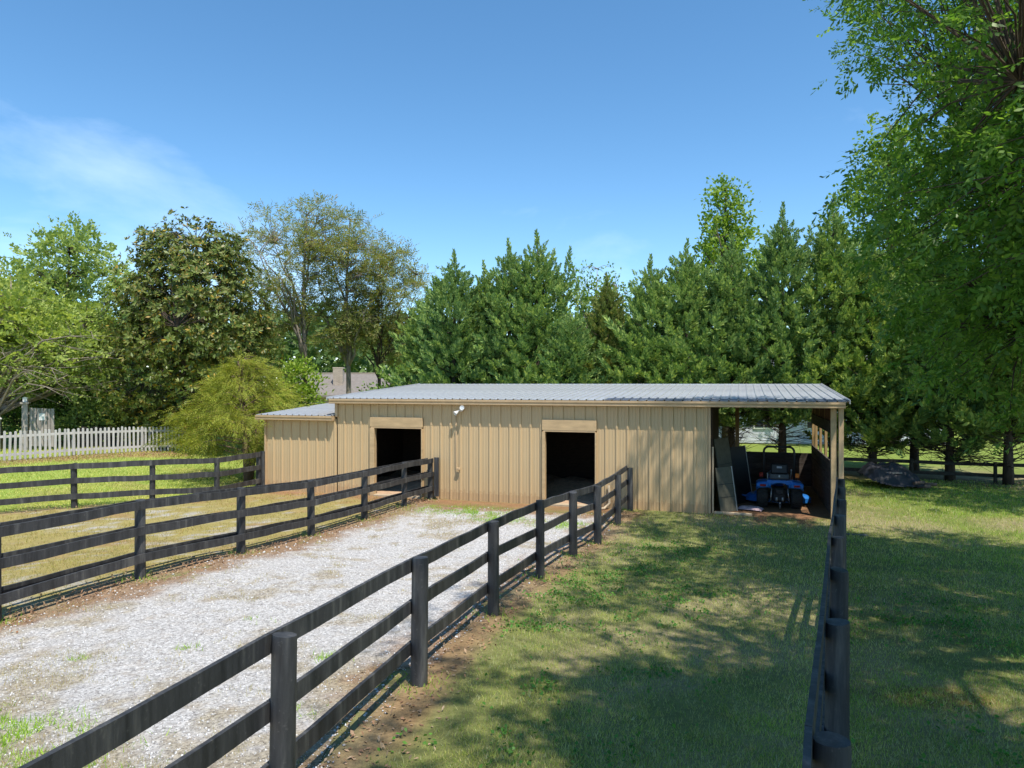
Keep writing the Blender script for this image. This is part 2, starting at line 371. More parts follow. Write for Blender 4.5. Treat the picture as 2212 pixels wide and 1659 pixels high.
    f = noise(n, l, 46, 5, 0.75, coords(n, l)); f2 = noise(n, l, 3.2, 6, 0.7, coords(n, l))
    col = mix(n, l, 1.0, at.outputs['Color'], vv, 'MULTIPLY'); col = mix(n, l, 1.0, col, dk, 'MULTIPLY')
    col = mix(n, l, 1.0, col, ramp(n, l, f, [(0.36, 0.30), (0.49, 1.0)]), 'MULTIPLY')
    col = mix(n, l, ramp(n, l, f2, [(0.53, 0.0), (0.70, 0.5)]), col, (0.38, 0.31, 0.23))
    l.new(col, b.inputs['Base Color']); b.inputs['Roughness'].default_value = 0.95; b.inputs['Specular IOR Level'].default_value = 0.1
    bump(n, l, f, b, 0.7, 0.03); M['gravel'] = m
    # neighbours' houses
    M['house_roof'] = mat_plain('taupe shingles', (0.20, 0.175, 0.155), 0.9, var=0.15, scale=5)
    M['house_wall'] = mat_plain('beige wall', (0.45, 0.38, 0.30), 0.8, var=0.08)
    M['brick'] = mat_plain('cream brick', (0.55, 0.45, 0.37), 0.9, var=0.2, scale=20, rand=0.25)
    M['vinyl'] = mat_plain('white siding', (0.66, 0.68, 0.74), 0.6, var=0.05, rand=0.08)
    M['shingle'] = mat_plain('grey shingles', (0.17, 0.17, 0.18), 0.9, var=0.2, scale=6)
    M['window'] = mat_plain('window glass', (0.04, 0.05, 0.06), 0.08, var=0.1, bmp=0, spec=0.8)
    M['binblue'] = mat_plain('blue plastic', (0.01, 0.17, 0.55), 0.4, var=0.1)
    M['copper'] = mat_leaf('copper leaves', [(0.35, 0.10, 0.02), (0.5, 0.18, 0.03), (0.25, 0.06, 0.02)], 0.3)
build_materials()

# ------------------------------------------------------------------ fence lines (world plan), used by ground and fences
def base_pts(lst): return [gp(x, y) for x, y in lst]
NEAR = [Vector((-1.99, 2.1, float(G(-1.99, 2.1)))), Vector((-1.46, 4.5, float(G(-1.46, 4.5))))] + base_pts([(905, 1478), (1066, 1328), (1167, 1249), (1238, 1201), (1291, 1175)]) + [Vector((2.50, 16.8, 0.0)), Vector((3.11, 18.66, 0.0))]
MID = [Vector((-7.2, 4.6, float(G(-7.2, 4.6)))), Vector((-6.85, 6.6, float(G(-6.85, 6.6)))), Vector((-6.35, 8.7, float(G(-6.35, 8.7)))), Vector((-5.68, 10.85, 0)), Vector((-4.98, 13.05, 0)), Vector((-4.34, 15.35, 0)), Vector((-3.62, 17.4, 0)), Vector((-2.93, 19.3, 0)), Vector((-2.36, 20.5, 0))]
REAR = [Vector((-16.2, 16.2, 0)), Vector((-13.9, 17.55, 0)), Vector((-11.65, 18.9, 0)), Vector((-10.0, 19.75, 0)), Vector((-8.52, 20.5, 0)), Vector((-7.95, 22.25, 0))]
RIGHT = [Vector((1.36, 1.25, 0)), Vector((1.405, 3.1, 0)), Vector((2.29, 5.0, 0)), Vector((3.07, 6.75, 0)), Vector((3.87, 8.5, 0)), Vector((4.69, 10.3, 0)), Vector((5.55, 12.2, 0)), Vector((6.40, 14.1, 0)), Vector((7.36, 16.3, 0))]
RIGHT[0] = Vector((0.58, 1.25, 0)); 
for i, (xv, d) in enumerate([(1797, 3.1), (1807, 5.0), (1810, 6.75), (1811, 8.5), (1815, 10.3), (1816, 12.2), (1818, 14.1), (1818, 16.1)]):
    RIGHT[i + 1] = Vector(((xv - 1106) / FPX * d, d, 0))
for L in (MID, REAR, RIGHT):
    for p in L: p.z = float(G(p.x, p.y))
for p in NEAR: p.z = float(G(p.x, p.y))

def seg_dist(x, y, line):
    d = np.full(np.shape(x), 1e9)
    for a, b in zip(line[:-1], line[1:]):
        ax, ay, bx, by = a[0], a[1], b[0], b[1]; dx, dy = bx - ax, by - ay
        t = np.clip(((x - ax) * dx + (y - ay) * dy) / (dx * dx + dy * dy), 0, 1)
        d = np.minimum(d, np.hypot(x - ax - t * dx, y - ay - t * dy))
    return d
def line_x(y, line):
    ys = [p[1] for p in line]; xs = [p[0] for p in line]
    return np.interp(y, ys, xs)
BARN_P = Vector((5.10, 18.24, 0)); BARN_A = math.atan2(-0.3077, 0.9515)
def to_barn(x, y):
    dx, dy = x - BARN_P.x, y - BARN_P.y
    return dx * 0.9515 - dy * 0.3077, dx * 0.3077 + dy * 0.9515
def from_barn(s, t, z=0.0): return Vector((BARN_P.x + s * 0.9515 + t * 0.3077, BARN_P.y - s * 0.3077 + t * 0.9515, z))

def zones(x, y):
    """mask values used for colours and for planting"""
    s, t = to_barn(x, y)
    nx = line_x(y, NEAR); mx = line_x(y, MID)
    inside = np.minimum(nx - x, x - mx)                               # metres inside the drive
    inside = np.minimum(inside, -t - 0.9)                             # stops before the barn wall
    n1 = fnoise(x * 1.7, y * 1.7, 20, 4)
    gravel = inside - 0.22 + (n1 - 0.5) * 0.9
    return dict(s=s, t=t, nx=nx, mx=mx, inside=inside, gravel=gravel, n1=n1)

# ------------------------------------------------------------------ ground sheet
def ground_colours(x, y):
    z = zones(x, y)
    big = fnoise(x * 0.30, y * 0.30, 30, 4); med = fnoise(x * 1.3, y * 1.3, 34, 4); fin = fnoise(x * 4.0, y * 4.0, 38, 3)
    green = np.array([0.25, 0.265, 0.09]); tan = np.array([0.46, 0.37, 0.22]); clay = np.array([0.40, 0.21, 0.115]); lush = np.array([0.23, 0.30, 0.06])
    yel = np.array([0.46, 0.38, 0.14]); gr = np.array([0.60, 0.575, 0.55])
    def mixc(a, b, k): return a * (1 - k[..., None]) + b * k[..., None]
    c = np.broadcast_to(green, x.shape + (3,)).copy()
    c = mixc(c, tan, smooth(0.42, 0.66, 0.5 * big + 0.5 * med) * 0.75)
    # lush strip right of the right-hand fence and the neighbours' lawns
    rx = line_x(y, RIGHT)
    c = mixc(c, lush, smooth(1.5, 4.0, x - rx) * smooth(0.62, 0.42, big) * 0.8)
    c = mixc(c, lush * 1.25, smooth(26, 30, y))
    # yard between the two left fences: dry yellow grass with thin gravel
    left = z['mx'] - x; rearx = np.interp(y, [p.y for p in REAR], [p.x for p in REAR]); rfy = np.interp(x, [p.x for p in REAR], [p.y for p in REAR])
    yard = smooth(0.1, 0.5, left) * smooth(-0.2, 0.2, rfy - y)
    yc = mixc(np.broadcast_to(yel, x.shape + (3,)), clay * 1.1, smooth(0.55, 0.75, med) * 0.5)
    yc = mixc(yc, gr, smooth(0.56, 0.70, big * 0.4 + fin * 0.6) * 0.8)
    c = mixc(c, yc, yard)
    # lawn behind the rear fence
    rear = smooth(-0.1, 0.3, y - rfy) * smooth(-7.0, -8.5, x)
    lw = mixc(np.broadcast_to(lush * 1.6, x.shape + (3,)), yel * 0.95, smooth(0.48, 0.64, big * .6 + med * .4) * 0.7)
    c = mixc(c, lw, rear)
    # bare clay: along every board fence, in front of the barn, inside the bay
    for line, w, k in ((NEAR, 0.36, 0.8), (MID, 0.38, 1.0), (REAR, 0.3, 0.6)):
        d = seg_dist(x, y, line); c = mixc(c, mixc(np.broadcast_to(clay, x.shape + (3,)), tan, med), smooth(w, w * 0.3, d + (med - 0.5) * 0.5) * k)
    front = smooth(1.3, 0.3, -z['t'] + (med - .5) * 1.2) * smooth(0.0, 0.2, -z['t'] + 0.1) * smooth(-14.5, -13, z['s']) * smooth(-1.2, -2.6, z['s'])
    c = mixc(c, clay * 1.02, front * 0.85)
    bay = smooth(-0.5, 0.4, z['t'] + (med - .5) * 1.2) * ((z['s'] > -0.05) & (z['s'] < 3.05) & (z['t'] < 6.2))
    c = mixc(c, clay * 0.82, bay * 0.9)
    for s0 in (1.20, 2.22):                                             # wheel tracks out of the bay
        c = mixc(c, clay * 0.9, smooth(0.24, 0.1, np.abs(z['s'] - s0) + (med - .5) * .2) * smooth(-1.5, -0.6, z['t']) * (z['t'] < 1.2) * 0.85)
    # mulch bed before the picket fence
    pk = seg_dist(x, y, [(-18.4, 23.2), (-17.3, 24.0), (-14.0, 29.3)]); c = mixc(c, clay * 1.1, smooth(1.0, 0.4, pk + (med - .5) * .6) * 0.9)
    c = mixc(c, clay * 0.6, smooth(1.9, 0.4, np.abs((x * 0.34 + y * 0.94) - 28.0) + (med - .5) * 2.4) * smooth(8.3, 9.5, x) * 0.6)  # shade under the conifers painted into the ground as a darker band
    # moss patch, bare ellipse
    c = mixc(c, np.array([0.24, 0.16, 0.03]), smooth(1.0, 0.6, np.hypot((x - 3.95) / 0.75, (y - 6.6) / 0.38)) * 0.7)
    return c

def axis(lo, hi, step, far):
    a = list(np.arange(lo, hi + 1e-6, step)); k = step; p = hi; q = lo; right = []; left = []
    while p < far: k *= 1.35; p += k; right.append(p)
    k = step
    while q > -far: k *= 1.35; q -= k; left.append(q)
    return np.array(left[::-1] + a + right)
def grid_mesh(name, xs, ys, mat, keep=None, lift=0.0, colour=None, zf=G):
    X, Y = np.meshgrid(xs, ys, indexing='ij'); Z = zf(X, Y) + lift
    V = np.stack([X, Y, Z], -1).reshape(-1, 3); nx, ny = X.shape
    idx = np.arange(nx * ny).reshape(nx, ny)
    F = np.stack([idx[:-1, :-1], idx[1:, :-1], idx[1:, 1:], idx[:-1, 1:]], -1).reshape(-1, 4)
    if keep is not None:
        F = F[keep((X[:-1, :-1] + X[1:, 1:]) / 2, (Y[:-1, :-1] + Y[1:, 1:]) / 2).ravel()]
        u, inv = np.unique(F, return_inverse=True); V = V[u]; F = inv.reshape(-1, 4)
    me = np_mesh(name, V, F, mat, True)
    if colour is not None:
        c = colour(V[:, 0], V[:, 1]); ca = me.color_attributes.new('zone', 'FLOAT_COLOR', 'POINT')
        ca.data.foreach_set('color', np.concatenate([np.clip(c, 0, 1), np.ones((len(c), 1))], 1).astype(np.float32).ravel())
    return me
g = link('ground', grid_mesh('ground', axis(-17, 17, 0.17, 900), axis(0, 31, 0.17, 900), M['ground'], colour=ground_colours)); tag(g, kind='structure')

def gravel_colours(x, y):
    z = zones(x, y); med = fnoise(x * 1.3, y * 1.3, 34, 4); fin = fnoise(x * 5, y * 5, 44, 3)
    gr = np.array([0.78, 0.76, 0.745]); clay = np.array([0.44, 0.29, 0.18]); dry = np.array([0.50, 0.41, 0.25])
    k = smooth(0.75, 0.12, z['gravel'] + (fin - .5) * 0.5)
    c = gr * (1 - k[:, None]) + clay * k[:, None]
    k2 = smooth(0.52, 0.68, med * 0.6 + fin * 0.4 + 0.17 * smooth(9, 4.0, y) + 0.08 * smooth(15.5, 18, y)) * 0.65
    return c * (1 - k2[:, None]) + dry * k2[:, None]
g = link('gravel_drive', grid_mesh('gravel_drive', np.arange(-7.4, 3.4, 0.07), np.arange(0.0, 20.6, 0.07), M['gravel'], keep=lambda x, y: zones(x, y)['gravel'] > 0, lift=0.006, colour=gravel_colours)); tag(g, kind='structure')

# ------------------------------------------------------------------ barn
barn = empty('barn', BARN_P, BARN_A, 'long low tan metal barn with two open stall doors and an open bay', 'barn')
PITCH = 0.3048
def siding_mesh(w, z0, z1):
    r = w / PITCH if w < PITCH * 0.999 else 1.0
    pr = [(0, 0), (0.055, 0), (0.068, -0.005), (0.085, -0.005), (0.098, 0), (0.14, 0), (0.153, -0.005), (0.17, -0.005), (0.183, 0), (0.222, 0), (0.240, -0.030), (0.283, -0.030), (0.3008, 0), (PITCH - .0008, 0)]
    pr = [(a * r, b) for a, b in pr]
    back = [(w - .0008, 0.012), (0, 0.012)]
    return MB().extrude(pr + back, z0, z1)
cache = {}
def wall_panel(x0, x1, z0, z1, y=0.0, name='wall_panel'):
    key = (round(x1 - x0, 4), round(z0, 3), round(z1, 3))
    if key not in cache: cache[key] = siding_mesh(x1 - x0, z0, z1).mesh('wall_panel', M['siding'])
    return link(name, cache[key], barn, (x0, y, 0))
DOORS = [(-9.797, -8.075), (-4.47, -2.955)]
SEAM = 2.165; TOP = 2.80; HDR = 2.35
def run(x0, x1, z0, z1, y=0.0, name='wall_panel'):
    n = int(round((x1 - x0) / PITCH)); n = max(1, n); w = (x1 - x0) / n
    for i in range(n): wall_panel(x0 + i * w, x0 + (i + 1) * w, z0, z1, y, name)
xs = -10.93
for (a, b) in DOORS:
    run(xs, a, 0.0, SEAM); run(xs, a, SEAM - 0.03, TOP, -0.006, 'upper_wall_panel')
    run(a, b, HDR - 0.02, TOP, -0.006, 'upper_wall_panel'); xs = b
run(xs, -0.05, 0.0, SEAM); run(xs, -0.05, SEAM - 0.03, TOP, -0.006, 'upper_wall_panel')
run(-13.50, -10.97, 0.0, 2.27)
# corner trims
MB().box((-0.025, -0.02, 1.40), (0.06, 0.07, 2.79), bev=.008).build('corner_trim', M['trim'], barn)
MB().box((-10.955, -0.022, 2.56), (0.10, 0.075, 0.46), bev=.008).build('corner_trim', M['trim'], barn)
MB().box((-13.52, -0.02, 1.13), (0.06, 0.07, 2.26), bev=.008).build('corner_trim', M['trim'], barn)
MB().box((0.055, 0.03, 0.86), (0.045, 0.05, 1.70), bev=.006).build('hinge_strip', M['pale_wood'], barn)
# side walls, back wall, inner partitions, floors
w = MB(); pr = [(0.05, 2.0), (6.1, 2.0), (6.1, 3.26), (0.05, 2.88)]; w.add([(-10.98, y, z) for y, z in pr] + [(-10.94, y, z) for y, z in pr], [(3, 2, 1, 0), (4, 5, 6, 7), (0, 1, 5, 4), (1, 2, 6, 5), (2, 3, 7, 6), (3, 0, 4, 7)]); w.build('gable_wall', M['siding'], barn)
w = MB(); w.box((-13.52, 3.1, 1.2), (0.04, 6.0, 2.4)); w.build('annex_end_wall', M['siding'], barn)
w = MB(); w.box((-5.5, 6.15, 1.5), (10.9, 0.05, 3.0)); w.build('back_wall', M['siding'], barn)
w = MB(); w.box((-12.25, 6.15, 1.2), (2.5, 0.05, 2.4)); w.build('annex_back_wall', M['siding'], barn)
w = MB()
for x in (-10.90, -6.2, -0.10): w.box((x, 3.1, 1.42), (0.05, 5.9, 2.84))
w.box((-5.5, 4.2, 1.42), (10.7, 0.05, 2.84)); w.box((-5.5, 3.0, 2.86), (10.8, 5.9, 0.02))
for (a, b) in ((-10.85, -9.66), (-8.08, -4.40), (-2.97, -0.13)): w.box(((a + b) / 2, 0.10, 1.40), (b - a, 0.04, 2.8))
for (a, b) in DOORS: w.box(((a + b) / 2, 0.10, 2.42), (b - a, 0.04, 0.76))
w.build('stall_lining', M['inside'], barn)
xs_ = np.linspace(-10.85, -0.15, 70); ys_ = np.linspace(0.0, 4.15, 26)
me = grid_mesh('stall_floor', xs_, ys_, M['sand'], zf=lambda X, Y: 0.03 + 0.42 * smooth(0.3, 2.8, Y) * fnoise(X * .9, Y * .9, 61, 3) + 0.03 * fnoise(X * 4, Y * 4, 62, 2))
link('stall_floor', me, barn)
# doors: header board, jambs, sill
for i, (a, b) in enumerate(DOORS):
    fr = MB().box(((a + b) / 2, -0.055, (HDR + 2.06) / 2), (b - a, 0.05, HDR - 2.06), bev=.006).build('door_header', M['trim_wood'], barn)
    MB().box(((a + b) / 2, -0.045, 2.04), (b - a - 0.06, 0.06, 0.04), bev=.004).build('header_ledge', M['trim'], barn)
    lj = 0.15 if i == 0 else 0.085
    MB().box((a + lj / 2, -0.01, 1.01), (lj, 0.16, 2.02), bev=.006).build('door_jamb', M['trim_wood'], barn)
    MB().box((b - 0.02, -0.01, 1.01), (0.04, 0.16, 2.02), bev=.006).build('door_jamb', M['trim_wood'], barn)
    MB().box(((a + b) / 2 + .05, -0.03, 0.02), (b - a - 0.2, 0.2, 0.07), bev=.01).build('door_sill', M['pale_wood'], barn)
# gutters
def gutter(x0, x1, z, y=-0.20):
    pr = [(0, 0.0), (-0.012, 0.012), (-0.012, 0.06), (-0.03, 0.095), (-0.03, 0.143), (-0.022, 0.145), (-0.022, 0.10), (-0.004, 0.06), (0.0, 0.01), (0.115, 0.01), (0.115, 0.145), (0.125, 0.145), (0.125, 0.0)]
    b = MB(); n = len(pr); vs = [(x0, y + p, z + q) for p, q in pr] + [(x1, y + p, z + q) for p, q in pr]
    b.add(vs, [(i, (i + 1) % n, n + (i + 1) % n, n + i) for i in range(n)])
    for x in (x0 + .002, x1 - .002): b.box((x, y + 0.045, z + 0.07), (0.006, 0.14, 0.138))
    o = b.build('gutter', M['trim'], barn); return o
gutter(-11.10, 3.14, 2.74); gutter(-13.75, -11.0, 2.215)
MB().box((-5.5 + 1.55, -0.035, 2.845), (14.1, 0.06, 0.09)).build('fascia', M['trim'], barn)
MB().box((-12.3, -0.035, 2.31), (2.6, 0.06, 0.09)).build('fascia', M['trim'], barn)
# roofs: one sheet per rib
SL = 0.063; RP = 0.2286
def roof_sheet(z0, L, zoff=0.0, y0=-0.17):
    pr = [(0, 0), (0.085, 0), (0.092, 0.004), (0.105, 0.004), (0.112, 0), (0.174, 0), (0.188, 0.028), (0.212, 0.028), (0.226, 0), (RP - .0006, 0)]
    b = MB(); n = len(pr); vs = []
    for (y, ) in ((y0,), (y0 + L,)):
        vs += [(x, y, z0 + SL * (y - y0) + h + zoff) for x, h in pr]
    vs += [(x, y, z - 0.012) for x, y, z in vs]
    fs = [(i, i + 1, n + i + 1, n + i) for i in range(n - 1)] + [(2 * n + i + 1, 2 * n + i, 3 * n + i, 3 * n + i + 1) for i in range(n - 1)]
    fs += [(i + 1, i, 2 * n + i, 2 * n + i + 1) for i in range(n - 1)] + [(n + i, n + i + 1, 3 * n + i + 1, 3 * n + i) for i in range(n - 1)]
    b.add(vs, fs); return b
rm = roof_sheet(2.905, 6.5).mesh('roof_panel', M['roof'])
n_roof = 63; x0 = -11.18
for i in range(n_roof): link('roof_panel', rm, barn, (x0 + i * RP, 0, 0))
rm2 = roof_sheet(2.375, 6.4).mesh('roof_panel', M['roof'])
for i in range(12): link('roof_panel', rm2, barn, (-13.76 + i * RP, 0, 0))
rc = roof_sheet(2.909, 0.62).mesh('dark_strip', M['roof_dark'])  # darker blue grey strip along the right part of the front eave
for i in range(26): link('dark_strip', rc, barn, (x0 + (n_roof - 26 + i) * RP, 0, 0), None)
b = MB()
b.beam((-11.2, -0.19, 2.895), (-11.2, 6.36, 2.895 + SL * 6.55), 0.025, 0.10); b.build('rake_trim', M['roof'], barn)
b = MB(); b.beam((3.24, -0.19, 2.895), (3.24, 6.36, 2.895 + SL * 6.55), 0.025, 0.10); b.build('rake_trim', M['roof'], barn)
b = MB(); b.beam((-11.2, 6.35, 3.315), (3.24, 6.35, 3.315), 0.12, 0.04); b.build('ridge_cap', M['roof'], barn)
# dark purlins under the bay roof
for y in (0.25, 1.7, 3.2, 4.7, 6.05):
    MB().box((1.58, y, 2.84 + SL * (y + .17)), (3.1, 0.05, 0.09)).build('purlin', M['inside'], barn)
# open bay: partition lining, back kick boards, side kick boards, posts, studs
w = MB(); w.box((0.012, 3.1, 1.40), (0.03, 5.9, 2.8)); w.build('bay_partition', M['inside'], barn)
zk = 0.02
for k in range(6):
    h = 0.178; MB().box((1.55, 5.95 + (k % 2) * .004, zk + h / 2), (2.98, 0.045, h - 0.003), bev=.006).build('back_plank', M['plank'], barn); zk += h
zk = 0.0
for k in range(7):
    h = 0.196; MB().box((2.93 + (k % 2) * .004, 3.1, zk + h / 2), (0.045, 5.75, h - 0.007), bev=.006).build('side_plank', M['plank'], barn); zk += h
MB().box((2.93, 3.1, 2.22), (0.045, 5.75, 0.31), bev=.006).build('upper_rail_board', M['plank'], barn)
for k in range(24):
    y = 0.55 + k * 0.232
    MB().box((2.985, y, 2.62), (0.025, 0.215, 0.55 + SL * y)).build('siding_board', M['redwood'], barn)
for y in (1.3, 2.7, 4.1, 5.4):
    MB().box((3.0, y, 1.45), (0.07, 0.14, 2.8), bev=.005).build('stud', M['stud'], barn)
MB().box((2.91, 0.12, 1.37), (0.13, 0.13, 2.74), bev=.006).build('bay_post', M['trim_wood'], barn)
MB().box((3.07, 0.06, 1.37), (0.11, 0.13, 2.74), bev=.006).build('bay_post', M['trim'], barn)
MB().box((0.62, 6.02, 1.45), (0.13, 0.13, 2.9)).build('rear_post', M['stud'], barn)
MB().box((3.0, 6.05, 1.45), (0.13, 0.13, 2.9)).build('rear_post', M['stud'], barn)
MB().box((-6.95, -0.075, 0.90), (0.11, 0.07, 0.07), bev=.01).build('outlet_box', M['trim'], barn)
MB().tube([(-7.03, -0.05, 2.5), (-7.03, -0.05, 1.05), (-7.0, -0.06, 0.93), (-6.96, -0.06, 0.91)], 0.012, 6).build('conduit', M['trim'], barn)

# ------------------------------------------------------------------ board fences
def round_post(r, h, seed):
    rr = random.Random(seed); b = MB(); k = 12; rings = [(-0.15, r * 1.03), (0.0, r * 1.03), (h * .5, r), (h - .03, r * .985), (h, r * .95)]
    vs = []; tilt = rr.uniform(-.02, .02); tz = rr.uniform(0, 6.28)
    for z, q in rings:
        for j in range(k):
            a = 2 * math.pi * j / k; e = 1 + 0.025 * math.sin(3 * a + seed)
            zz = z + (tilt * math.cos(a - tz) if z > h - .04 else 0)
            vs.append((q * e * math.cos(a), q * e * math.sin(a), zz))
    fs = []
    for i in range(len(rings) - 1):
        for j in range(k): fs.append((i * k + j, i * k + (j + 1) % k, i * k + k + (j + 1) % k, i * k + k + j))
    b.add(vs, fs, True); b.add(vs[-k:], [tuple(range(k))]); return b
def board_fence(line, side, label, heights=(1.14, 0.745, 0.335), hs=None, bw=0.14, end_board=None, mat='fence', pr=0.078, group='charcoal board fences', both=False):
    """side: +1 boards on the right of the walking direction, -1 on the left"""
    root = empty('board_fence', line[0], 0, label, 'fence', group); o = Vector(line[0])
    for i, p in enumerate(line):
        h = hs[i] if hs else 1.22 + R.uniform(-.02, .02)
        q = round_post(pr * R.uniform(.94, 1.06), h, i * 7 + int(abs(o.x) * 10)).build('post', M[mat], root, Vector(p) - o)
        q.rotation_euler = (R.uniform(-.012, .012), R.uniform(-.012, .012), R.uniform(0, 6))
    for hgt, side in [(q, side) for q in heights] + ([(q + .012, -side) for q in heights] if both else []):
        dz = [R.uniform(-.02, .02) for _ in line]
        for i in range(len(line) - 1):
            a, c = Vector(line[i]), Vector(line[i + 1])
            d = (c - a); d2 = Vector((d.x, d.y, 0)).normalized(); nrm = Vector((d2.y, -d2.x, 0)) * side
            off = nrm * (pr + 0.016)
            e = d2 * (-0.004)
            p0 = a + off - e + Vector((0, 0, hgt + dz[i])) - o; p1 = c + off + e + Vector((0, 0, hgt + dz[i + 1])) - o
            bb = MB(); n = 5; u = nrm * 0.016; vs = []
            for k in range(n):
                t = k / (n - 1); m = p0.lerp(p1, t); sag = R.uniform(-.011, .009) if 0 < k < n - 1 else 0
                hh = bw / 2 * R.uniform(.97, 1.03)
                m = m + Vector((0, 0, sag))
                vs += [m + u + Vector((0, 0, hh)), m - u + Vector((0, 0, hh)), m - u - Vector((0, 0, hh)), m + u - Vector((0, 0, hh))]
            fs = [(0, 1, 2, 3), (n * 4 - 1, n * 4 - 2, n * 4 - 3, n * 4 - 4)]
            for k in range(n - 1):
                for j in range(4): fs.append((k * 4 + j, k * 4 + 4 + j, k * 4 + 4 + (j + 1) % 4, k * 4 + (j + 1) % 4))
            bb.add(vs, fs); bb.build('rail', M[mat], root)
    if end_board:
        p, d2 = end_board
        MB().box(Vector(p) + Vector((0, 0, 0.66)) - o, (0.14, 0.035, 1.12), Matrix.Rotation(math.atan2(d2[1], d2[0]), 3, 'Z')).build('end_board', M[mat], root)
    return root
board_fence(NEAR, -1, 'charcoal board fence running from foreground along the right edge of the gravel', bw=0.128, hs=[1.22, 1.22, 1.235, 1.24, 1.27, 1.2, 1.19, 1.18, 1.13])
board_fence(MID, +1, 'charcoal board fence along the left edge of the gravel up to the first stall door', bw=0.128, heights=(1.135, 0.735, 0.315), hs=[1.205] * 8 + [1.15], both=True, end_board=((-2.17, 20.42, 0), (0.9515, -0.3077)))
board_fence(REAR, +1, 'charcoal board fence before the green back lawn meeting the barn annex corner', bw=0.15, heights=(1.13, 0.73, 0.32), hs=[1.185] * 6, end_board=((-7.82, 22.28, 0), (0.9515, -0.3077)))
board_fence(RIGHT, -1, 'charcoal board fence seen nearly end on, lining up with the bay corner post', hs=[1.2, 1.17, 1.17, 1.17, 1.18, 1.19, 1.2, 1.21, 1.17])
BACKL = [Vector((9.0, 26.5, 0)), Vector((11.5, 25.6, 0)), Vector((13.9, 24.7, 0)), Vector((16.2, 23.8, 0)), Vector((18.6, 22.9, 0)), Vector((21, 22, 0))]
for p in BACKL: p.z = float(G(p.x, p.y))
board_fence(BACKL, -1, 'dark low two rail fence in the shade under the conifers behind the lawn', heights=(0.63, 0.27), hs=[0.72] * 6, bw=0.12, mat='fence_old', pr=0.06, group='shaded rail fence')

# ------------------------------------------------------------------ picket fence and things round it
P0 = Vector((-17.75, 24.3, 0)); P1 = Vector((-13.6, 31.2, 0))
pf = empty('picket_fence', (P0.x, P0.y, float(G(P0.x, P0.y))), 0, 'weathered white picket fence with round tops at the back of the lawn', 'fence')
po = pf.location.copy(); dv = (P1 - P0); LP = dv.length; dv.normalize(); ang = math.atan2(dv.y, dv.x)
pm = []
for k in range(3):
    w_, t_, h_ = 0.076, 0.02, 1.02 + 0.02 * k; pr = [(-w_ / 2, 0.03), (w_ / 2, 0.03)] + [(w_ / 2 * math.cos(a), h_ - w_ / 2 + w_ / 2 * math.sin(a)) for a in np.linspace(0, math.pi, 7)]
    b = MB(); n = len(pr); b.add([(x, -t_ / 2, z) for x, z in pr] + [(x, t_ / 2, z) for x, z in pr], [tuple(range(n)), tuple(range(2 * n - 1, n - 1, -1))] + [(i, n + i, n + (i + 1) % n, (i + 1) % n) for i in range(n)])
    pm.append(b.mesh('picket', M['picket']))
npk = int(LP / 0.165)
for i in range(-3, npk):
    p = P0 + dv * (i * 0.165); z = float(G(p.x, p.y))
    o = link('picket', pm[R.randrange(3)], pf, Vector((p.x, p.y, z)) - po, (R.uniform(-.02, .02), R.uniform(-.025, .025), ang))
sd = Vector((-dv.y, dv.x, 0)) * 0.035
for hgt in (0.22, 0.86):
    for j in range(3):
        a = P0 + dv * (LP * j / 3 - (0.5 if j == 0 else 0)) + sd; c = P0 + dv * (LP * (j + 1) / 3 - .01) + sd
        MB().beam(Vector((a.x, a.y, float(G(a.x, a.y)) + hgt)) - po, Vector((c.x, c.y, float(G(c.x, c.y)) + hgt)) - po, 0.035, 0.085).build('rail', M['picket'], pf)
for j in range(4):
    a = P0 + dv * (LP * j / 3) + sd * 2.8; MB().box(Vector((a.x, a.y, float(G(a.x, a.y)) + 0.48)) - po, (0.09, 0.09, 1.0)).build('post', M['picket'], pf)

def gz(x, y, dz=0): return Vector((x, y, float(G(x, y)) + dz))
# wooden gate panel with capped post
q = gz(-19.6, 28.6)
gt = empty('garden_gate', q, math.radians(20), 'weathered grey board gate with capped post standing behind the picket fence', 'gate')
MB().box((0, 0, 0.95), (0.20, 0.20, 1.9)).box((0, 0, 1.92), (0.30, 0.30, 0.06)).build('gate_post', M['grey_wood'], gt)
MB().box((0, 0, 2.05), (0.16, 0.16, 0.2), bev=.02).build('post_lantern', M['white'], gt)
for k in range(7):
    MB().box((0.20 + k * 0.125, 0.0, 0.95 - .008 * k), (0.105, 0.025, 1.55 - 0.01 * (k % 3))).build('board', M['grey_wood'], gt)
for z in (0.45, 1.5): MB().box((0.55, 0.035, z), (0.9, 0.04, 0.09)).build('crossbar', M['grey_wood'], gt)
MB().box((0.58, -0.02, 1.35), (0.2, 0.012, 0.28)).build('notice', M['white'], gt)
# blue cart body glimpsed at the left edge
q = gz(-20.6, 27.4)
bn = empty('plastic_playhouse', q, 0.2, 'bright blue and white plastic playhouse cut by the left edge of the view', 'playhouse')
MB().box((0, 0, 0.62), (1.0, 0.9, 1.2), bev=.05).build('body', M['binblue'], bn)
MB().box((0.52, 0, 0.72), (0.07, 0.94, 1.4), bev=.02).build('corner_post', M['white'], bn)
MB().box((0, -0.47, 0.30), (1.1, 0.03, 0.1), bev=.01).build('base_band', M['white'], bn)
MB().box((0, 0, 1.3), (1.2, 1.1, 0.12), bev=.05).build('roof', M['white'], bn)
# dark timber garden bed behind the pickets
q = gz(-16.3, 31.2)
bd = empty('raised_bed', q, math.radians(30), 'low dark timber raised bed showing between the pickets', 'garden bed')
for k in range(4): MB().box((0, 0, 0.11 + k * 0.22), (4.6, 0.10, 0.212), bev=.01).build('timber', M['fence_old'], bd)
for x in (-2.2, 0, 2.2): MB().box((x, 0.1, 0.45), (0.1, 0.1, 0.95)).build('stake', M['fence_old'], bd)

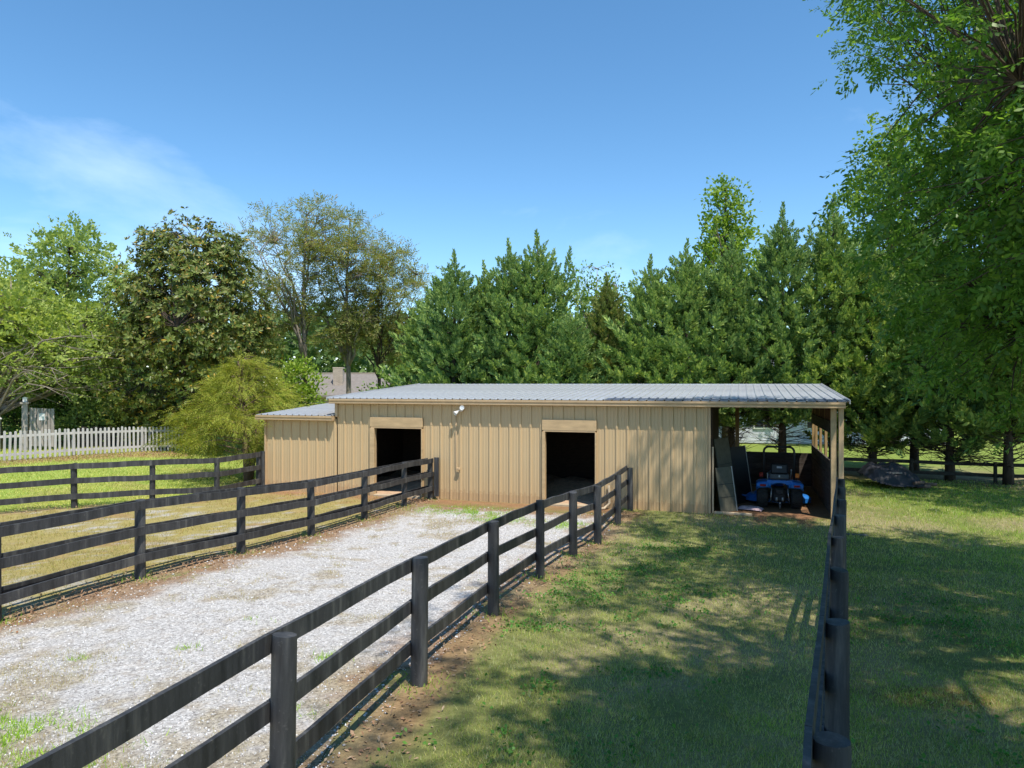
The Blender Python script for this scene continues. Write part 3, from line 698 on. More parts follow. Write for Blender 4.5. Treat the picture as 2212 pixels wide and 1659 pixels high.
# ------------------------------------------------------------------ things at the barn
fl = empty('flood_light', from_barn(-6.86, -0.04, 2.60), BARN_A, 'white twin head security light high on the barn wall between the doors', 'light')
MB().lathe([(-0.03, 0.001), (-0.03, 0.055), (0.0, 0.06), (0.0, 0.001)], (0, -0.02, 0), 'Y', 14).build('base_plate', M['white'], fl)
MB().tube([(0, -0.03, 0), (0, -0.09, 0.01), (0.05, -0.12, 0.04)], 0.014, 6).tube([(0, -0.03, 0), (-0.03, -0.10, -0.02), (-0.08, -0.12, -0.06)], 0.014, 6).build('arm', M['white'], fl)
for (c, d) in (((0.06, -0.13, 0.045), Vector((.35, -.85, .15))), ((-0.10, -0.13, -0.075), Vector((-.55, -.65, -.55)))):
    d.normalize(); b = MB().lathe([(-0.06, 0.02), (-0.02, 0.035), (0.05, 0.062), (0.075, 0.066), (0.075, 0.058), (0.03, 0.04)], (0, 0, 0), 'X', 14)
    M3 = d.to_track_quat('X', 'Z').to_matrix(); b.v = [tuple(M3 @ Vector(v) + Vector(c)) for v in b.v]; hd = b.build('lamp_head', M['white'], fl)
    b = MB().lathe([(0.062, 0.001), (0.066, 0.03), (0.058, 0.055)], (0, 0, 0), 'X', 14); b.v = [tuple(M3 @ Vector(v) + Vector(c)) for v in b.v]; b.build('lens', M['glass'], hd)
def leaning(name, mat, s, t, w, h, lean, ang, label, edge=True, group='sheets leaning in the bay'):
    o = empty(name, from_barn(s, t, 0.0), BARN_A + ang, label, 'panel', group)
    Mx = Matrix.Rotation(lean, 3, 'X')
    b = MB().box(Mx @ Vector((0, 0, h / 2)), (w, 0.035, h), Mx, .004); b.build('sheet', M[mat], o)
    if edge: MB().box(Mx @ Vector((w / 2 + .012, 0, h / 2)), (0.022, 0.045, h + .01), Mx, .003).build('edge_strip', M['white_edge'], o)
    for z in (h * .33, h * .62): MB().box(Mx @ Vector((0, -0.0195, z)), (w * .99, 0.006, 0.012), Mx).build('seam', M['black'], o)
    return o
# sheets stand on edge against the partition, faces turned to the bay
leaning('stall_panel', 'olive', 0.44, 0.42, 0.60, 1.16, -0.17, math.radians(50), 'lower olive grey panel with a pale edge leaning nearest the bay mouth')
leaning('stall_panel', 'olive', 0.47, 1.30, 0.85, 1.86, -0.15, math.radians(66), 'tall olive grey panel leaning behind the shorter one against the partition', edge=False)
leaning('stall_panel', 'black_sheet', 0.80, 2.0, 1.0, 1.58, -0.16, math.radians(60), 'black sheet with a thin pale edge leaning deep in the bay')
bb = MB().box((0, 0, 0), (0.92, 0.11, 0.055), bev=.006).build('loose_board', M['pale_wood'], None, from_barn(0.55, 0.02, 0.03), (0, 0, BARN_A + math.radians(-4))); tag(bb, 'pale loose board lying on the dirt at the bay mouth', 'board')
# paper sack
xs_ = np.linspace(-.32, .32, 15); ys_ = np.linspace(-.2, .2, 11)
sk = grid_mesh('feed_sack', xs_, ys_, M['sack'], zf=lambda X, Y: 0.004 + 0.085 * (1 - (X / .33) ** 6) * (1 - (Y / .21) ** 4) * (0.75 + .5 * fnoise(X * 7, Y * 7, 71, 3)))
o = link('feed_sack', sk, None, from_barn(0.98, 0.85, 0.02), (0, 0, BARN_A + math.radians(-14))); tag(o, 'crumpled pinkish white sack lying on the bay floor left of the tractor', 'sack')
# hose by the second door
o = MB().tube([from_barn(-2.62, -0.07, 0.62), from_barn(-2.60, -0.09, 0.40), from_barn(-2.58, -0.16, 0.16), from_barn(-2.70, -0.32, 0.04), from_barn(-2.95, -0.50, 0.03)], 0.035, 8).build('drain_pipe', M['pale_wood']); tag(o, 'tan bent drain pipe at the wall foot right of the second stall door', 'pipe')
# metal strip in the lawn
o = MB().box((0, 0, 0.02), (0.62, 0.09, 0.03), bev=.006).build('metal_strip', M['grey'], None, gz(7.45, 15.55), (0, 0, -.25)); tag(o, 'thin grey metal strip lying in the lawn right of the end fence posts', 'metal strip')
# twig
o = MB().tube([gz(2.15, 4.35, .03), gz(2.22, 4.30, .05), gz(2.30, 4.22, .04)], [.006, .005, .002], 5).tube([gz(2.22, 4.30, .05), gz(2.33, 4.33, .06)], [.004, .002], 5).build('dead_twig', M['white_edge']); tag(o, 'pale dead forked twig on the grass left of the end on fence', 'twig')
# covered pile
pc = gz(12.35, 23.1)
xs_ = np.linspace(-1.1, 1.1, 76); ys_ = np.linspace(-.95, .95, 60)
def pile(X, Y):
    X = X * 1.14
    wr = 0.62 * fnoise(X * 2.2 + Y * .6, Y * 2.6, 81, 4) + 0.35 * np.abs(fnoise(X * 4.5 - Y * 2, Y * 4.5 + X, 85, 3) - .5)
    h = 0.95 * np.exp(-((X + .15) / .98) ** 4 * 1.1 - (Y / .72) ** 4) ** 0.8 * (0.88 - 0.16 * X)
    return 0.01 + h * (0.62 + 0.8 * (wr - .12)) + 0.02 * wr
pl = empty('covered_pile', pc, -0.25, 'low pile under a crumpled charcoal tarp on the lawn before the conifers', 'tarp')
tp = grid_mesh('tarp', xs_, ys_, M['tarp'], zf=pile, keep=lambda X, Y: (np.abs(X / .97) ** 3 + np.abs(Y / .9) ** 3 + .35 * (fnoise(X * 3, Y * 3, 88, 3) - .5)) < 1); link('tarp', tp, pl)
MB().beam((-0.65, -0.50, 0.47), (0.15, -0.62, 0.50), 0.10, 0.045).build('weight_board', M['grey_wood'], pl)
for k, (x, y, a) in enumerate(((0.75, -.62, .2), (0.95, -.5, -.2), (0.6, -.7, .6))):
    MB().tube([(x - .2 * math.cos(a), y - .2 * math.sin(a), .09 + .06 * k), (x + .22 * math.cos(a), y + .22 * math.sin(a), .10 + .06 * k)], .055, 8).build('log', M['bark_red'], pl)

# ------------------------------------------------------------------ tractor
def tractor():
    t = empty('tractor', from_barn(1.72, 1.50, 0.0), BARN_A, 'small blue tractor with a black roll bar parked nose in inside the bay', 'tractor')
    for sx in (-1, 1):
        c = (sx * 0.43, 0, 0.31)
        prof = [(-0.14, 0.15), (-0.145, 0.24), (-0.125, 0.285), (-0.06, 0.302), (0.06, 0.302), (0.125, 0.285), (0.145, 0.24), (0.14, 0.15)]
        ty = MB().lathe(prof, c, 'X', 28)
        for j in range(22):                                            # turf lugs
            a = 2 * math.pi * j / 22
            for q in (-1, 1):
                Mx = Matrix.Rotation(a, 3, 'X') @ Matrix.Rotation(q * .35, 3, 'Z')
                ty.box(Vector(c) + Matrix.Rotation(a, 3, 'X') @ Vector((q * 0.062, (0.03 if q > 0 else -.0), 0.304)), (0.115, 0.036, 0.022), Matrix.Rotation(a, 3, 'X') @ Matrix.Rotation(q * .4, 3, 'Z'))
        ww = ty.build('rear_wheel', M['tyre'], t)
        MB().lathe([(sx * 0.10, 0.001), (sx * 0.10, 0.07), (sx * 0.05, 0.12), (sx * 0.13, 0.165)], c, 'X', 20).build('rim', M['white_edge'], ww)
        c = (sx * 0.40, 1.38, 0.20)
        w2 = MB().lathe([(-0.085, 0.10), (-0.09, 0.16), (-0.07, 0.19), (0.07, 0.19), (0.09, 0.16), (0.085, 0.10)], c, 'X', 22).build('front_wheel', M['tyre'], t)
        MB().lathe([(sx * 0.05, 0.001), (sx * 0.05, 0.05), (sx * 0.08, 0.11)], c, 'X', 16).build('rim', M['white_edge'], w2)
        # fender: arc shell over the tyre, rear lip thick and angular
        b = MB(); xs = [0.22, 0.30, 0.52, 0.585]; zs = [0.0, 0.02, 0.0, -0.06]; prof = []
        for k in range(9):
            a = math.radians(-28 + k * 22); ry, rz = 0.41, 0.44
            prof.append((-ry * math.cos(a), 0.31 + rz * math.sin(a)))
        prof[0] = (-0.40, 0.60); prof[1] = (-0.385, 0.69); prof[2] = (-0.30, 0.755)
        vs = []; n = len(prof)
        for (x, dz) in zip(xs, zs):
            for (y, z) in prof: vs.append((sx * x, y, z + dz))
        for (x, dz) in zip(xs, zs):
            for (y, z) in prof: vs.append((sx * x * .99, y * .93, z + dz - .03))
        fs = []
        for off, fl_ in ((0, 1), (4 * n, -1)):
            for i in range(3):
                for j in range(n - 1):
                    q = (off + i * n + j, off + i * n + j + 1, off + i * n + n + j + 1, off + i * n + n + j); fs.append(q if fl_ * sx > 0 else q[::-1])
        for i in range(3):
            for j in (0, n - 1): fs.append((i * n + j, (i + 1) * n + j, (i + 1) * n + j + 4 * n, i * n + j + 4 * n))
        for j in range(n - 1):
            for i in (0, 3): fs.append((i * n + j, i * n + j + 1, i * n + j + 1 + 4 * n, i * n + j + 4 * n))
        b.add(vs, fs, True); fe = b.build('fender', M['blue'], t)
        MB().box((sx * 0.43, -0.405, 0.645), (0.31, 0.05, 0.11), bev=.02).build('tail_panel', M['blue'], fe)
        MB().box((sx * 0.42, -0.435, 0.645), (0.15, 0.02, 0.055), bev=.006).build('tail_light', M['red'], fe)
        MB().tube([(sx * 0.43, 0.0, 0.74), (sx * 0.44, 0.0, 0.82)], 0.012, 6).build('lamp_stalk', M['black'], t)
        MB().box((sx * 0.455, -0.01, 0.875), (0.10, 0.06, 0.12), bev=.015).build('turn_signal', M['orange'] if sx > 0 else M['red'], t)
        MB().tube([(sx * 0.20, -0.28, 0.56), (sx * 0.23, -0.34, 0.24)], 0.012, 6).build('lift_rod', M['steel'], t)
        MB().tube([(sx * 0.15, -0.10, 0.26), (sx * 0.24, -0.42, 0.20)], 0.02, 6).build('lift_arm', M['iron'], t)
        MB().lathe([(-.05, .001), (-.05, .026), (.05, .026), (.05, .001)], (sx * 0.075, -0.31, 0.27), 'Z', 10).build('hitch_pin', M['steel'], t)
    # rear cross panel (arched)
    b = MB(); pr = []
    for k in range(9):
        u = -1 + k / 4; pr.append((u * 0.30, 0.60 + 0.11 * (1 - u * u)))
    top = [(0.32, 0.775), (-0.32, 0.775)]; loop = pr + top; n = len(loop)
    b.add([(x, -0.36, z) for x, z in loop] + [(x, -0.28, z) for x, z in loop], [tuple(range(n)), tuple(range(2 * n - 1, n - 1, -1))] + [(i, (i + 1) % n, n + (i + 1) % n, n + i) for i in range(n)])
    b.build('rear_cowl', M['blue'], t)
    MB().box((0, 0.0, 0.36), (0.36, 0.5, 0.36), bev=.05).box((0, 0.7, 0.36), (0.22, 1.3, 0.2), bev=.03).lathe([(-.40, .001), (-.40, .06), (.40, .06), (.40, .001)], (0, 0, .31), 'X', 12).box((0, -.27, .47), (.24, .1, .16), bev=.03).build('transmission', M['iron'], t)
    MB().lathe([(-0.07, .001), (-0.07, .02), (0.0, .02)], (0, -0.30, 0.40), 'Y', 10).box((0, -.36, .155), (.09, .26, .02)).tube([(-.28, -.33, .18), (.28, -.33, .18)], .012, 6).build('drawbar', M['iron'], t)
    MB().tube([(0, -.44, .16), (0, -.44, .05)], .012, 6).box((0, -.44, .19), (.03, .03, .05)).build('hitch_tongue', M['steel'], t)
    MB().box((0, 0.05, 0.845), (0.50, 0.34, 0.15), bev=.03).build('seat_base', M['grey'], t)
    MB().box((0, -0.125, 0.86), (0.04, 0.01, 0.055), bev=.003).build('latch', M['steel'], t)
    MB().box((0, 0.10, 0.95), (0.44, 0.40, 0.10), bev=.045).build('seat_cushion', M['black'], t)
    Mx = Matrix.Rotation(-0.16, 3, 'X'); sb = MB().box((0, -0.07, 1.05), (0.45, 0.10, 0.30), Mx, .06).build('seat_back', M['black'], t)
    MB().box((0.0, -0.135, 1.10), (0.13, 0.008, 0.05), Mx).build('badge', M['print'], sb)
    pts = [(-.385, .12, .55), (-.385, .10, 1.1), (-.385, .08, 1.50)] + [(-.255 - .13 * math.cos(a), .08, 1.50 + .13 * math.sin(a)) for a in np.linspace(.3, math.pi / 2, 5)]
    pts = pts + [(-x, y, z) for x, y, z in pts[::-1]]
    MB().tube(pts, 0.03, 8).build('roll_bar', M['black'], t)
    ho = MB().box((0, 1.25, 0.66), (0.46, 0.95, 0.40), bev=.10).build('hood', M['blue'], t)
    MB().box((0, 1.735, 0.62), (0.34, 0.02, 0.22), bev=.01).build('grille', M['black'], ho)
    MB().box((0, 0.45, 0.36), (0.80, 0.62, 0.05), bev=.01).build('floor_deck', M['black'], t)
    MB().box((0, 0.74, 0.84), (0.34, 0.12, 0.34), bev=.04).build('dash', M['black'], t)
    b = MB(); b.tube([(0.17 * math.cos(a), 0.58 + .05 * math.sin(a), 1.04 + 0.14 * math.sin(a) * .6) for a in np.linspace(0, 2 * math.pi, 17)], 0.013, 6, cap=False).tube([(0, .72, .95), (0, .58, 1.04)], .018, 6); b.build('steering_wheel', M['black'], t)
    MB().tube([(.29, .10, .76), (.31, .08, .99)], .01, 6).lathe([(-.03, .001), (-.02, .022), (.02, .022), (.03, .001)], (.31, .08, 1.01), 'Z', 8).build('joystick', M['steel'], t)
    MB().tube([(-.29, .02, .76), (-.30, .0, .92)], .012, 6).build('lever', M['white_edge'], t)
    # mower deck slung between the axles
    b = MB(); n = 26; rim = []
    for k in range(n):
        a = 2 * math.pi * k / n; rim.append((0.86 * math.copysign(abs(math.cos(a)) ** .7, math.cos(a)), 0.72 + 0.36 * math.copysign(abs(math.sin(a)) ** .8, math.sin(a))))
    vs = [(x, y, .08) for x, y in rim] + [(x, y, .20) for x, y in rim] + [(x * .88, .72 + (y - .72) * .82, .27) for x, y in rim]
    fs = [(r * n + i, r * n + (i + 1) % n, r * n + n + (i + 1) % n, r * n + n + i) for r in range(2) for i in range(n)] + [tuple(range(2 * n, 3 * n))]
    b.add(vs, fs)
    for x in (-.5, 0, .5): b.lathe([(.27, .13), (.33, .11), (.34, .001)], (x, .72, 0), 'Z', 14)
    dk = b.build('mower_deck', M['blue'], t)
    Mx = Matrix.Rotation(math.radians(18), 3, 'Y'); MB().box((-0.98, .70, .24), (.42, .44, .03), Mx, .01).build('discharge_chute', M['blue'], dk)
    return t
tractor()

# ------------------------------------------------------------------ foliage builders
def unit(v): return v / np.maximum(1e-9, np.linalg.norm(v, axis=-1, keepdims=True))
def leaves(P, L, Wd, rng, up=0.4, dirs=None, spread=1.0):
    """kite shaped leaf at each point"""
    n = len(P); d = rng.normal(size=(n, 3)) * spread
    if dirs is not None: d = d + dirs
    d = unit(d); nr = rng.normal(size=(n, 3)); nr[:, 2] += up * 2.0
    s = unit(np.cross(d, nr)); L = L * rng.uniform(.7, 1.25, (n, 1)); Wd = Wd * rng.uniform(.8, 1.2, (n, 1))
    nn = np.cross(s, d)
    a = P; b = P + d * L * .6 + s * Wd * .5 + nn * L * .06; c = P + d * L; e = P + d * L * .6 - s * Wd * .5 + nn * L * .06
    V = np.stack([a, b, c, e], 1).reshape(-1, 3); F = np.arange(n * 4).reshape(n, 4); return V, F
def ell_points(ells, n, rng, core=0.45):
    vol = np.array([(e[1][0] * e[1][1] * e[1][2]) ** .8 * (e[2] if len(e) > 2 else 1) for e in ells]); k = rng.choice(len(ells), n, p=vol / vol.sum())
    C = np.array([e[0] for e in ells])[k]; Rr = np.array([e[1] for e in ells])[k]
    u = unit(rng.normal(size=(n, 3))); r = (rng.random((n, 1)) * (1 - core ** 3) + core ** 3) ** (1 / 3)
    return C + u * r * Rr
def limbs(b, base, top, tr, cl, rng, n_main=7, sag=0.15, twig=0.012, k=6, start=0.25, wig=0.04):
    """trunk to top, main limbs to picked clusters, twigs to the rest"""
    base = np.array(base, float); top = np.array(top, float); H = np.linalg.norm(top - base)
    T = [base + (top - base) * t + np.array([math.sin(t * 5 + 1), math.cos(t * 4), 0]) * wig * H * t * (1 - t) for t in np.linspace(0, 1, 9)]
    b.tube(T, [tr * (1.25 if i == 0 else 1.0) * (1 - .82 * i / 8) for i in range(9)], 8)
    nodes = [(p, max(.02, tr * .5 * (1 - i / 9))) for i, p in enumerate(T) if i / 8 >= start]
    pick = rng.choice(len(cl), min(n_main, len(cl)), replace=False)
    for j in pick:
        c = cl[j]; t = np.clip((c[2] - base[2]) / (H + 1e-6) - .25 - .25 * rng.random(), start, .92 - .35 * rng.random()); s = base + (top - base) * t
        i0 = min(7, int(t * 8)); s = T[i0] + (T[i0 + 1] - T[i0]) * (t * 8 - i0)
        pts = []; rr = tr * (0.55 * (1 - t) + .12)
        for q in np.linspace(0, 1, 6):
            p = s + (c - s) * q; p[2] += sag * np.linalg.norm(c - s) * math.sin(q * math.pi) * (-.3 if t < .3 else .5); p[:2] += rng.normal(size=2) * .03 * np.linalg.norm(c - s) * (0 < q < 1); pts.append(p); 
        b.tube(pts, [rr * (1 - .8 * q) + twig * .4 for q in np.linspace(0, 1, 6)], k)
        nodes += [(p, rr * (1 - q)) for p, q in zip(pts[1:], np.linspace(.2, 1, 5))]
    N = np.array([p for p, _ in nodes])
    for c in cl:
        dd = np.linalg.norm(N - c, axis=1) + np.maximum(0, N[:, 2] - c[2]) * .6; p = N[np.argmin(dd)]
        L = np.linalg.norm(c - p)
        if L < .05: continue
        m = (p + c) / 2 + np.array([0, 0, .12 * L]) + rng.normal(size=3) * .06 * L
        b.tube([p, m, c], [twig * 1.5, twig, twig * .4], 4, cap=False)
def tree(name, label, cat, base, top, tr, ells, ncl, nper, L, Wd, lm, bm, clr=(.5, .5, .35), seed=0, group=None, core=.45, up=.4, n_main=8, out=0.8, twig=0.014, start=.25, keep=None, extra=None, sp=None, ssize=.4, roll=.7):
    rng = np.random.default_rng(seed); base = Vector(base); o3 = np.array(base)
    root = empty(name, base, 0, label, cat, group)
    cl = ell_points(ells, ncl, rng, core)
    if keep is not None: cl = cl[keep(cl)]
    b = MB(); limbs(b, o3, np.array(top, float), tr, cl, rng, n_main, twig=twig, start=start)
    if extra: extra(b, rng)
    b.v = [(x - o3[0], y - o3[1], z - o3[2]) for x, y, z in b.v]; b.build('trunk', M[bm], root)
    m = rng.poisson(nper, len(cl)).clip(3); idx = np.repeat(np.arange(len(cl)), m); sz = rng.uniform(.6, 1.35, len(cl))[idx][:, None]
    off = rng.normal(size=(len(idx), 3)) * np.array(clr) * sz * .6
    P = cl[idx] + off
    cen = np.mean([e[0] for e in ells], axis=0)
    dr = unit(P - cen) * out + unit(off + 1e-6) * .6
    if sp is None: V, F = leaves(P, L, Wd, rng, up, dirs=dr)
    else:
        which = rng.integers(0, len(sp), len(P)); dr = unit(dr + rng.normal(size=dr.shape) * .45 + np.array([0, 0, up - .3])); Vs = []
        for q in range(len(sp)): Vs.append(sprays(P[which == q], dr[which == q], ssize * rng.uniform(.65, 1.25, int((which == q).sum())), rng, sp[q], roll)[0])
        V = np.concatenate(Vs); F = np.arange(len(V)).reshape(-1, 4)
    ob = link('crown', np_mesh('crown', V - o3, F, M[lm]), root); return root

def frond(nl=9, wide=.09, curl=-.12):
    """flat feathery spray along +x, length 1; leaflet quads left and right"""
    V = []; 
    for i in range(nl):
        x = .06 + .86 * i / (nl - 1); sgn = 1 if i % 2 else -1; l = .34 * (1 - .55 * x) + .05; ca, sa = math.cos(.72), math.sin(.72)
        if i == nl - 1: sgn, ca, sa, l = 0, 1, 0, .22
        d = np.array([ca, sgn * sa, .06]); n = np.array([-d[1], d[0], 0]); n /= np.linalg.norm(n); o = np.array([x, 0, curl * x * x]); w = wide * (1 - .35 * x)
        V += [o - n * w * .35, o + d * l * .55 - n * w * .5 + [0, 0, -.02], o + d * l + [0, 0, -.07 * l * 4], o + d * l * .5 + n * w * .5]
    return np.array(V)
FR_T = frond(10, .06, -.45)
def kite(o, d, l, w, nrm):
    sd = np.cross(nrm, d); sd /= np.linalg.norm(sd) + 1e-9
    return [o, o + d * l * .55 + sd * w * .5, o + d * l, o + d * l * .55 - sd * w * .5]
def plume(n=34, seed=1):
    """flame shaped cypress plume along +x, length 1: short flat sprays all round a rising axis"""
    r = np.random.default_rng(seed); V = []
    for i in range(n):
        x = (i / n) ** .85 * .86; a = i * 2.4 + r.normal() * .3; rad = np.array([0, math.cos(a), math.sin(a)])
        o = np.array([x, 0, .16 * x * x]); f = .62 + .9 * x; d = np.array([f, 0, .25 * x]) + rad * (.85 - .35 * x) + np.array([0, 0, .18]); d /= np.linalg.norm(d)
        l = (.40 - .20 * x) * r.uniform(.75, 1.25); nr = np.cross(d, rad) + r.normal(size=3) * .35; V += kite(o, d, l, l * .36, nr)
    return np.array(V)
PL = [plume(31, 1), plume(28, 2), plume(32, 3)]
def sprig(n=9, ll=.32, lw=.12, droop=.15, seed=4, fan=.9):
    """leafy twig along +x, length 1: alternate leaves and a tuft at the end"""
    r = np.random.default_rng(seed); V = []; V += kite(np.array([0., 0, 0]), np.array([1., 0, 0]), .9, .012, np.array([0, 0, 1.]))
    for i in range(n):
        x = .12 + .80 * i / (n - 1); sg = 1 if i % 2 else -1; e = max(0, (x - .72) * 2.5)
        d = np.array([.75 + .5 * e, sg * fan * (1 - .4 * e), r.normal() * .35 - droop * .5]); d /= np.linalg.norm(d)
        nr = np.array([r.normal() * .45, r.normal() * .45, 1.0]); V += kite(np.array([x, 0, -droop * x * x]), d, ll * r.uniform(.7, 1.2), lw * r.uniform(.8, 1.2), nr)
    return np.array(V)
def rosette(n=8, ll=.8, lw=.30, cone=.5, seed=6):
    r = np.random.default_rng(seed); V = []
    for i in range(n):
        a = i * 2.4 + r.normal() * .25; c = cone * r.uniform(.5, 1.6); d = np.array([c, math.cos(a), math.sin(a)]); d /= np.linalg.norm(d)
        nr = np.array([1., -c * math.cos(a), -c * math.sin(a)]) + r.normal(size=3) * .25; V += kite(d * .05, d, ll * r.uniform(.7, 1.15), lw * r.uniform(.85, 1.15), nr)
    return np.array(V)
SP_OAK = [sprig(10, .34, .135, .2, 4), sprig(9, .36, .14, .3, 5), sprig(11, .31, .125, .1, 7)]
SP_MAPLE = [sprig(8, .42, .25, .25, 14), sprig(7, .46, .27, .3, 15)]
SP_AIRY = [sprig(11, .42, .085, .35, 24), sprig(10, .45, .08, .45, 25)]
RO = [rosette(8, seed=6), rosette(7, seed=8), rosette(9, seed=9)]
def sprays(P, D, S, rng, tmpl, roll=.6):
    n = len(P); D = unit(D); up = np.tile(np.array([0, 0, 1.0]), (n, 1)) + rng.normal(size=(n, 3)) * roll
    Sd = unit(np.cross(up, D)); Nn = np.cross(D, Sd); Bm = np.stack([D, Sd, Nn], 1) * S[:, None, None]
    V = np.einsum('kj,njc->nkc', tmpl, Bm) + P[:, None, :]; k = len(tmpl)
    return V.reshape(-1, 3), np.arange(n * k).reshape(-1, 4)
def conifer(name, label, base, H, Rm, seed, mat='leyland', t0=.16, nb=230, per=6, size=.55, group='conifers in the row behind the barn', lean=(0, 0), tips=1, pw=.75, dead=26):
    rng = np.random.default_rng(seed); base = Vector(base); root = empty(name, base, 0, label, 'tree', group)
    b = MB(); tr = .05 + .0115 * H
    T = [(lean[0] * t * H, lean[1] * t * H, H * t * .97) for t in np.linspace(0, 1, 8)]
    b.tube(T, [tr * (1 - .93 * t) * (1.15 if t == 0 else 1) for t in np.linspace(0, 1, 8)], 8)
    k_ = np.arange(nb); t = t0 + (.90 - t0) * ((k_ + rng.random(nb)) / nb) ** .92; az = k_ * 2.4 + rng.normal(size=nb) * .5
    env = np.clip(1.0 - t, 0, 1) ** pw * np.clip((t - t0) / .12 + .55, 0, 1)
    lump = .70 + .60 * vnoise(az * .9 + seed * 3.1, t * H * .55 + seed, 150)
    Rr = (Rm * env * rng.uniform(.58, 1.14, nb) * lump).clip(.06)
    rise = rng.uniform(.05, .35, nb) + .5 * np.clip(t - .5, 0, 1)
    O = np.stack([np.cos(az), np.sin(az), np.zeros(nb)], 1)
    z0 = (t * H - Rr * rise * .5).clip(.35)
    P = []; D = []; S = []
    for i in range(nb):
        side = np.array([-O[i, 1], O[i, 0], 0]); k = 1 + int(rng.integers(1, 4)) + int(per * Rr[i] / 2.5); pl = size * (1 - .40 * t[i]) * min(1, max(.42, (1 - t[i]) * 4)) * rng.uniform(.75, 1.25)
        for q in range(k):
            if q == 0: p, la = 1.0, 0.0
            elif q < 3: p, la = rng.uniform(.72, .95), rng.normal() * .38 * min(1, Rr[i])
            else: p, la = rng.uniform(.25, .8), rng.normal() * .40 * Rr[i] * .6
            b0 = O[i] * max(.03, Rr[i] * p - pl * .75) + side * la; b0[2] = z0[i] + Rr[i] * rise[i] * p ** 1.5 + rng.normal() * .08
            b0[0] += lean[0] * z0[i]; b0[1] += lean[1] * z0[i]
            dd = O[i] * rng.uniform(.7, 1.1) + side * (la * .8 / (.4 + Rr[i]) + rng.normal() * .22); dd[2] = rng.uniform(.25, .95) + 1.3 * max(0, t[i] - .55)
            P.append(b0); D.append(dd); S.append(pl * (1.0 if q == 0 else rng.uniform(.65, .95)))
    for q in range(tips):                                              # leaders: pointed spires
        off = np.array([0., 0.]) if q == 0 else rng.normal(size=2) * .8; top = H - (0 if q == 0 else rng.uniform(.05, .13) * H)
        for v in range(44):
            u = v / 44; a_ = v * 2.4; ro = u * Rm * .26; sz_ = .58 if v == 0 else (.22 + .42 * u) * rng.uniform(.8, 1.2)
            zz = top - .58 if v == 0 else top - .52 - u * .24 * H
            P.append(np.array([off[0] + lean[0] * H + ro * .6 * math.cos(a_), off[1] + lean[1] * H + ro * .6 * math.sin(a_), zz])); D.append(np.array([math.cos(a_) * (.12 + .75 * u) * (v > 0), math.sin(a_) * (.12 + .75 * u) * (v > 0), 1.0])); S.append(sz_)
    P = np.array(P); D = np.array(D); S = np.array(S); wh = rng.integers(0, 3, len(P)); Vs = [sprays(P[wh == q], D[wh == q], S[wh == q], rng, PL[q], .4)[0] for q in range(3)]
    V = np.concatenate(Vs); F = np.arange(len(V)).reshape(-1, 4)
    for i in range(0, nb, 5):                                          # live limbs
        a = np.array([lean[0] * z0[i], lean[1] * z0[i], z0[i]]); e = a + O[i] * Rr[i] * .85 + np.array([0, 0, Rr[i] * rise[i] * .8]); b.tube([a, (a + e) / 2 - np.array([0, 0, .05]), e], [.03, .02, .006], 4, cap=False)
    for i in range(dead):                                              # bare dead limbs under the green
        z = rng.uniform(.6, max(1.0, t0 * H * 1.5)); a_ = rng.uniform(0, 6.28); l = rng.uniform(.6, 1.5); a = np.array([0, 0, z]); e = a + np.array([math.cos(a_) * l, math.sin(a_) * l, rng.uniform(-.1, .5)])
        m = (a + e) / 2 + rng.normal(size=3) * .08; b.tube([a, m, e], [.022, .014, .004], 4, cap=False)
        for _ in range(2):
            e2 = e + rng.normal(size=3) * .28; b.tube([m, e2], [.008, .003], 3, cap=False)
    b.build('trunk', M['bark'], root)
    link('crown', np_mesh('crown', V, F, M[mat]), root); return root

# ------------------------------------------------------------------ conifer row (x from the sight line, depth, height from the tip)
def vx(xv, d): return (xv - 1106) / FPX * d
def vh(yv, d): return HC + (829.5 - yv) / FPX * d
CON = [  # tip x, tip y, depth, radius, tips, label
    (925, 618, 32.5, 2.3, 1, 'shorter dark conifer at the far left end of the row beside the airy trees'),
    (981, 537, 31.0, 2.5, 2, 'dark conifer with a sharp single spire near the left end of the row'),
    (1047, 560, 31.5, 2.0, 2, 'conifer with a blunt lower tip left of the twin spires'),
    (1100, 511, 30.5, 2.3, 1, 'left one of the twin tall conifer spires over the middle of the roof'),
    (1161, 494, 30.0, 2.5, 3, 'tallest conifer spire left of the pale sapling, right one of the twins'),
    (1232, 668, 29.0, 2.2, 1, 'low bushy conifer just left of the pale sapling'),
    (1312, 588, 30.0, 2.0, 1, 'thin browning conifer standing before the pale bare sapling'),
    (1404, 549, 28.5, 2.2, 3, 'conifer with clustered tips right of the browning one'),
    (1482, 513, 28.0, 2.4, 2, 'tall conifer below the left edge of the pale green tulip tree'),
    (1580, 500, 28.0, 2.3, 1, 'dense conifer right under the pale green tulip tree top'),
    (1690, 436, 27.5, 2.4, 2, 'tall pointed conifer behind the open bay'),
    (1800, 416, 27.2, 2.4, 1, 'tallest right hand conifer, its tip touching the oak leaves'),
    (1885, 500, 26.4, 2.3, 1, 'conifer behind the tarp covered pile, top hidden by oak leaves'),
    (1975, 470, 27.0, 2.3, 1, 'conifer with thin trunk behind the right end of the tarp pile'),
    (2052, 480, 24.6, 2.2, 1, 'thick trunked shaded conifer right of the tarp pile'),
    (2178, 460, 23.6, 2.3, 1, 'shaded conifer with forked dark trunk at the right edge of the lawn'),
]
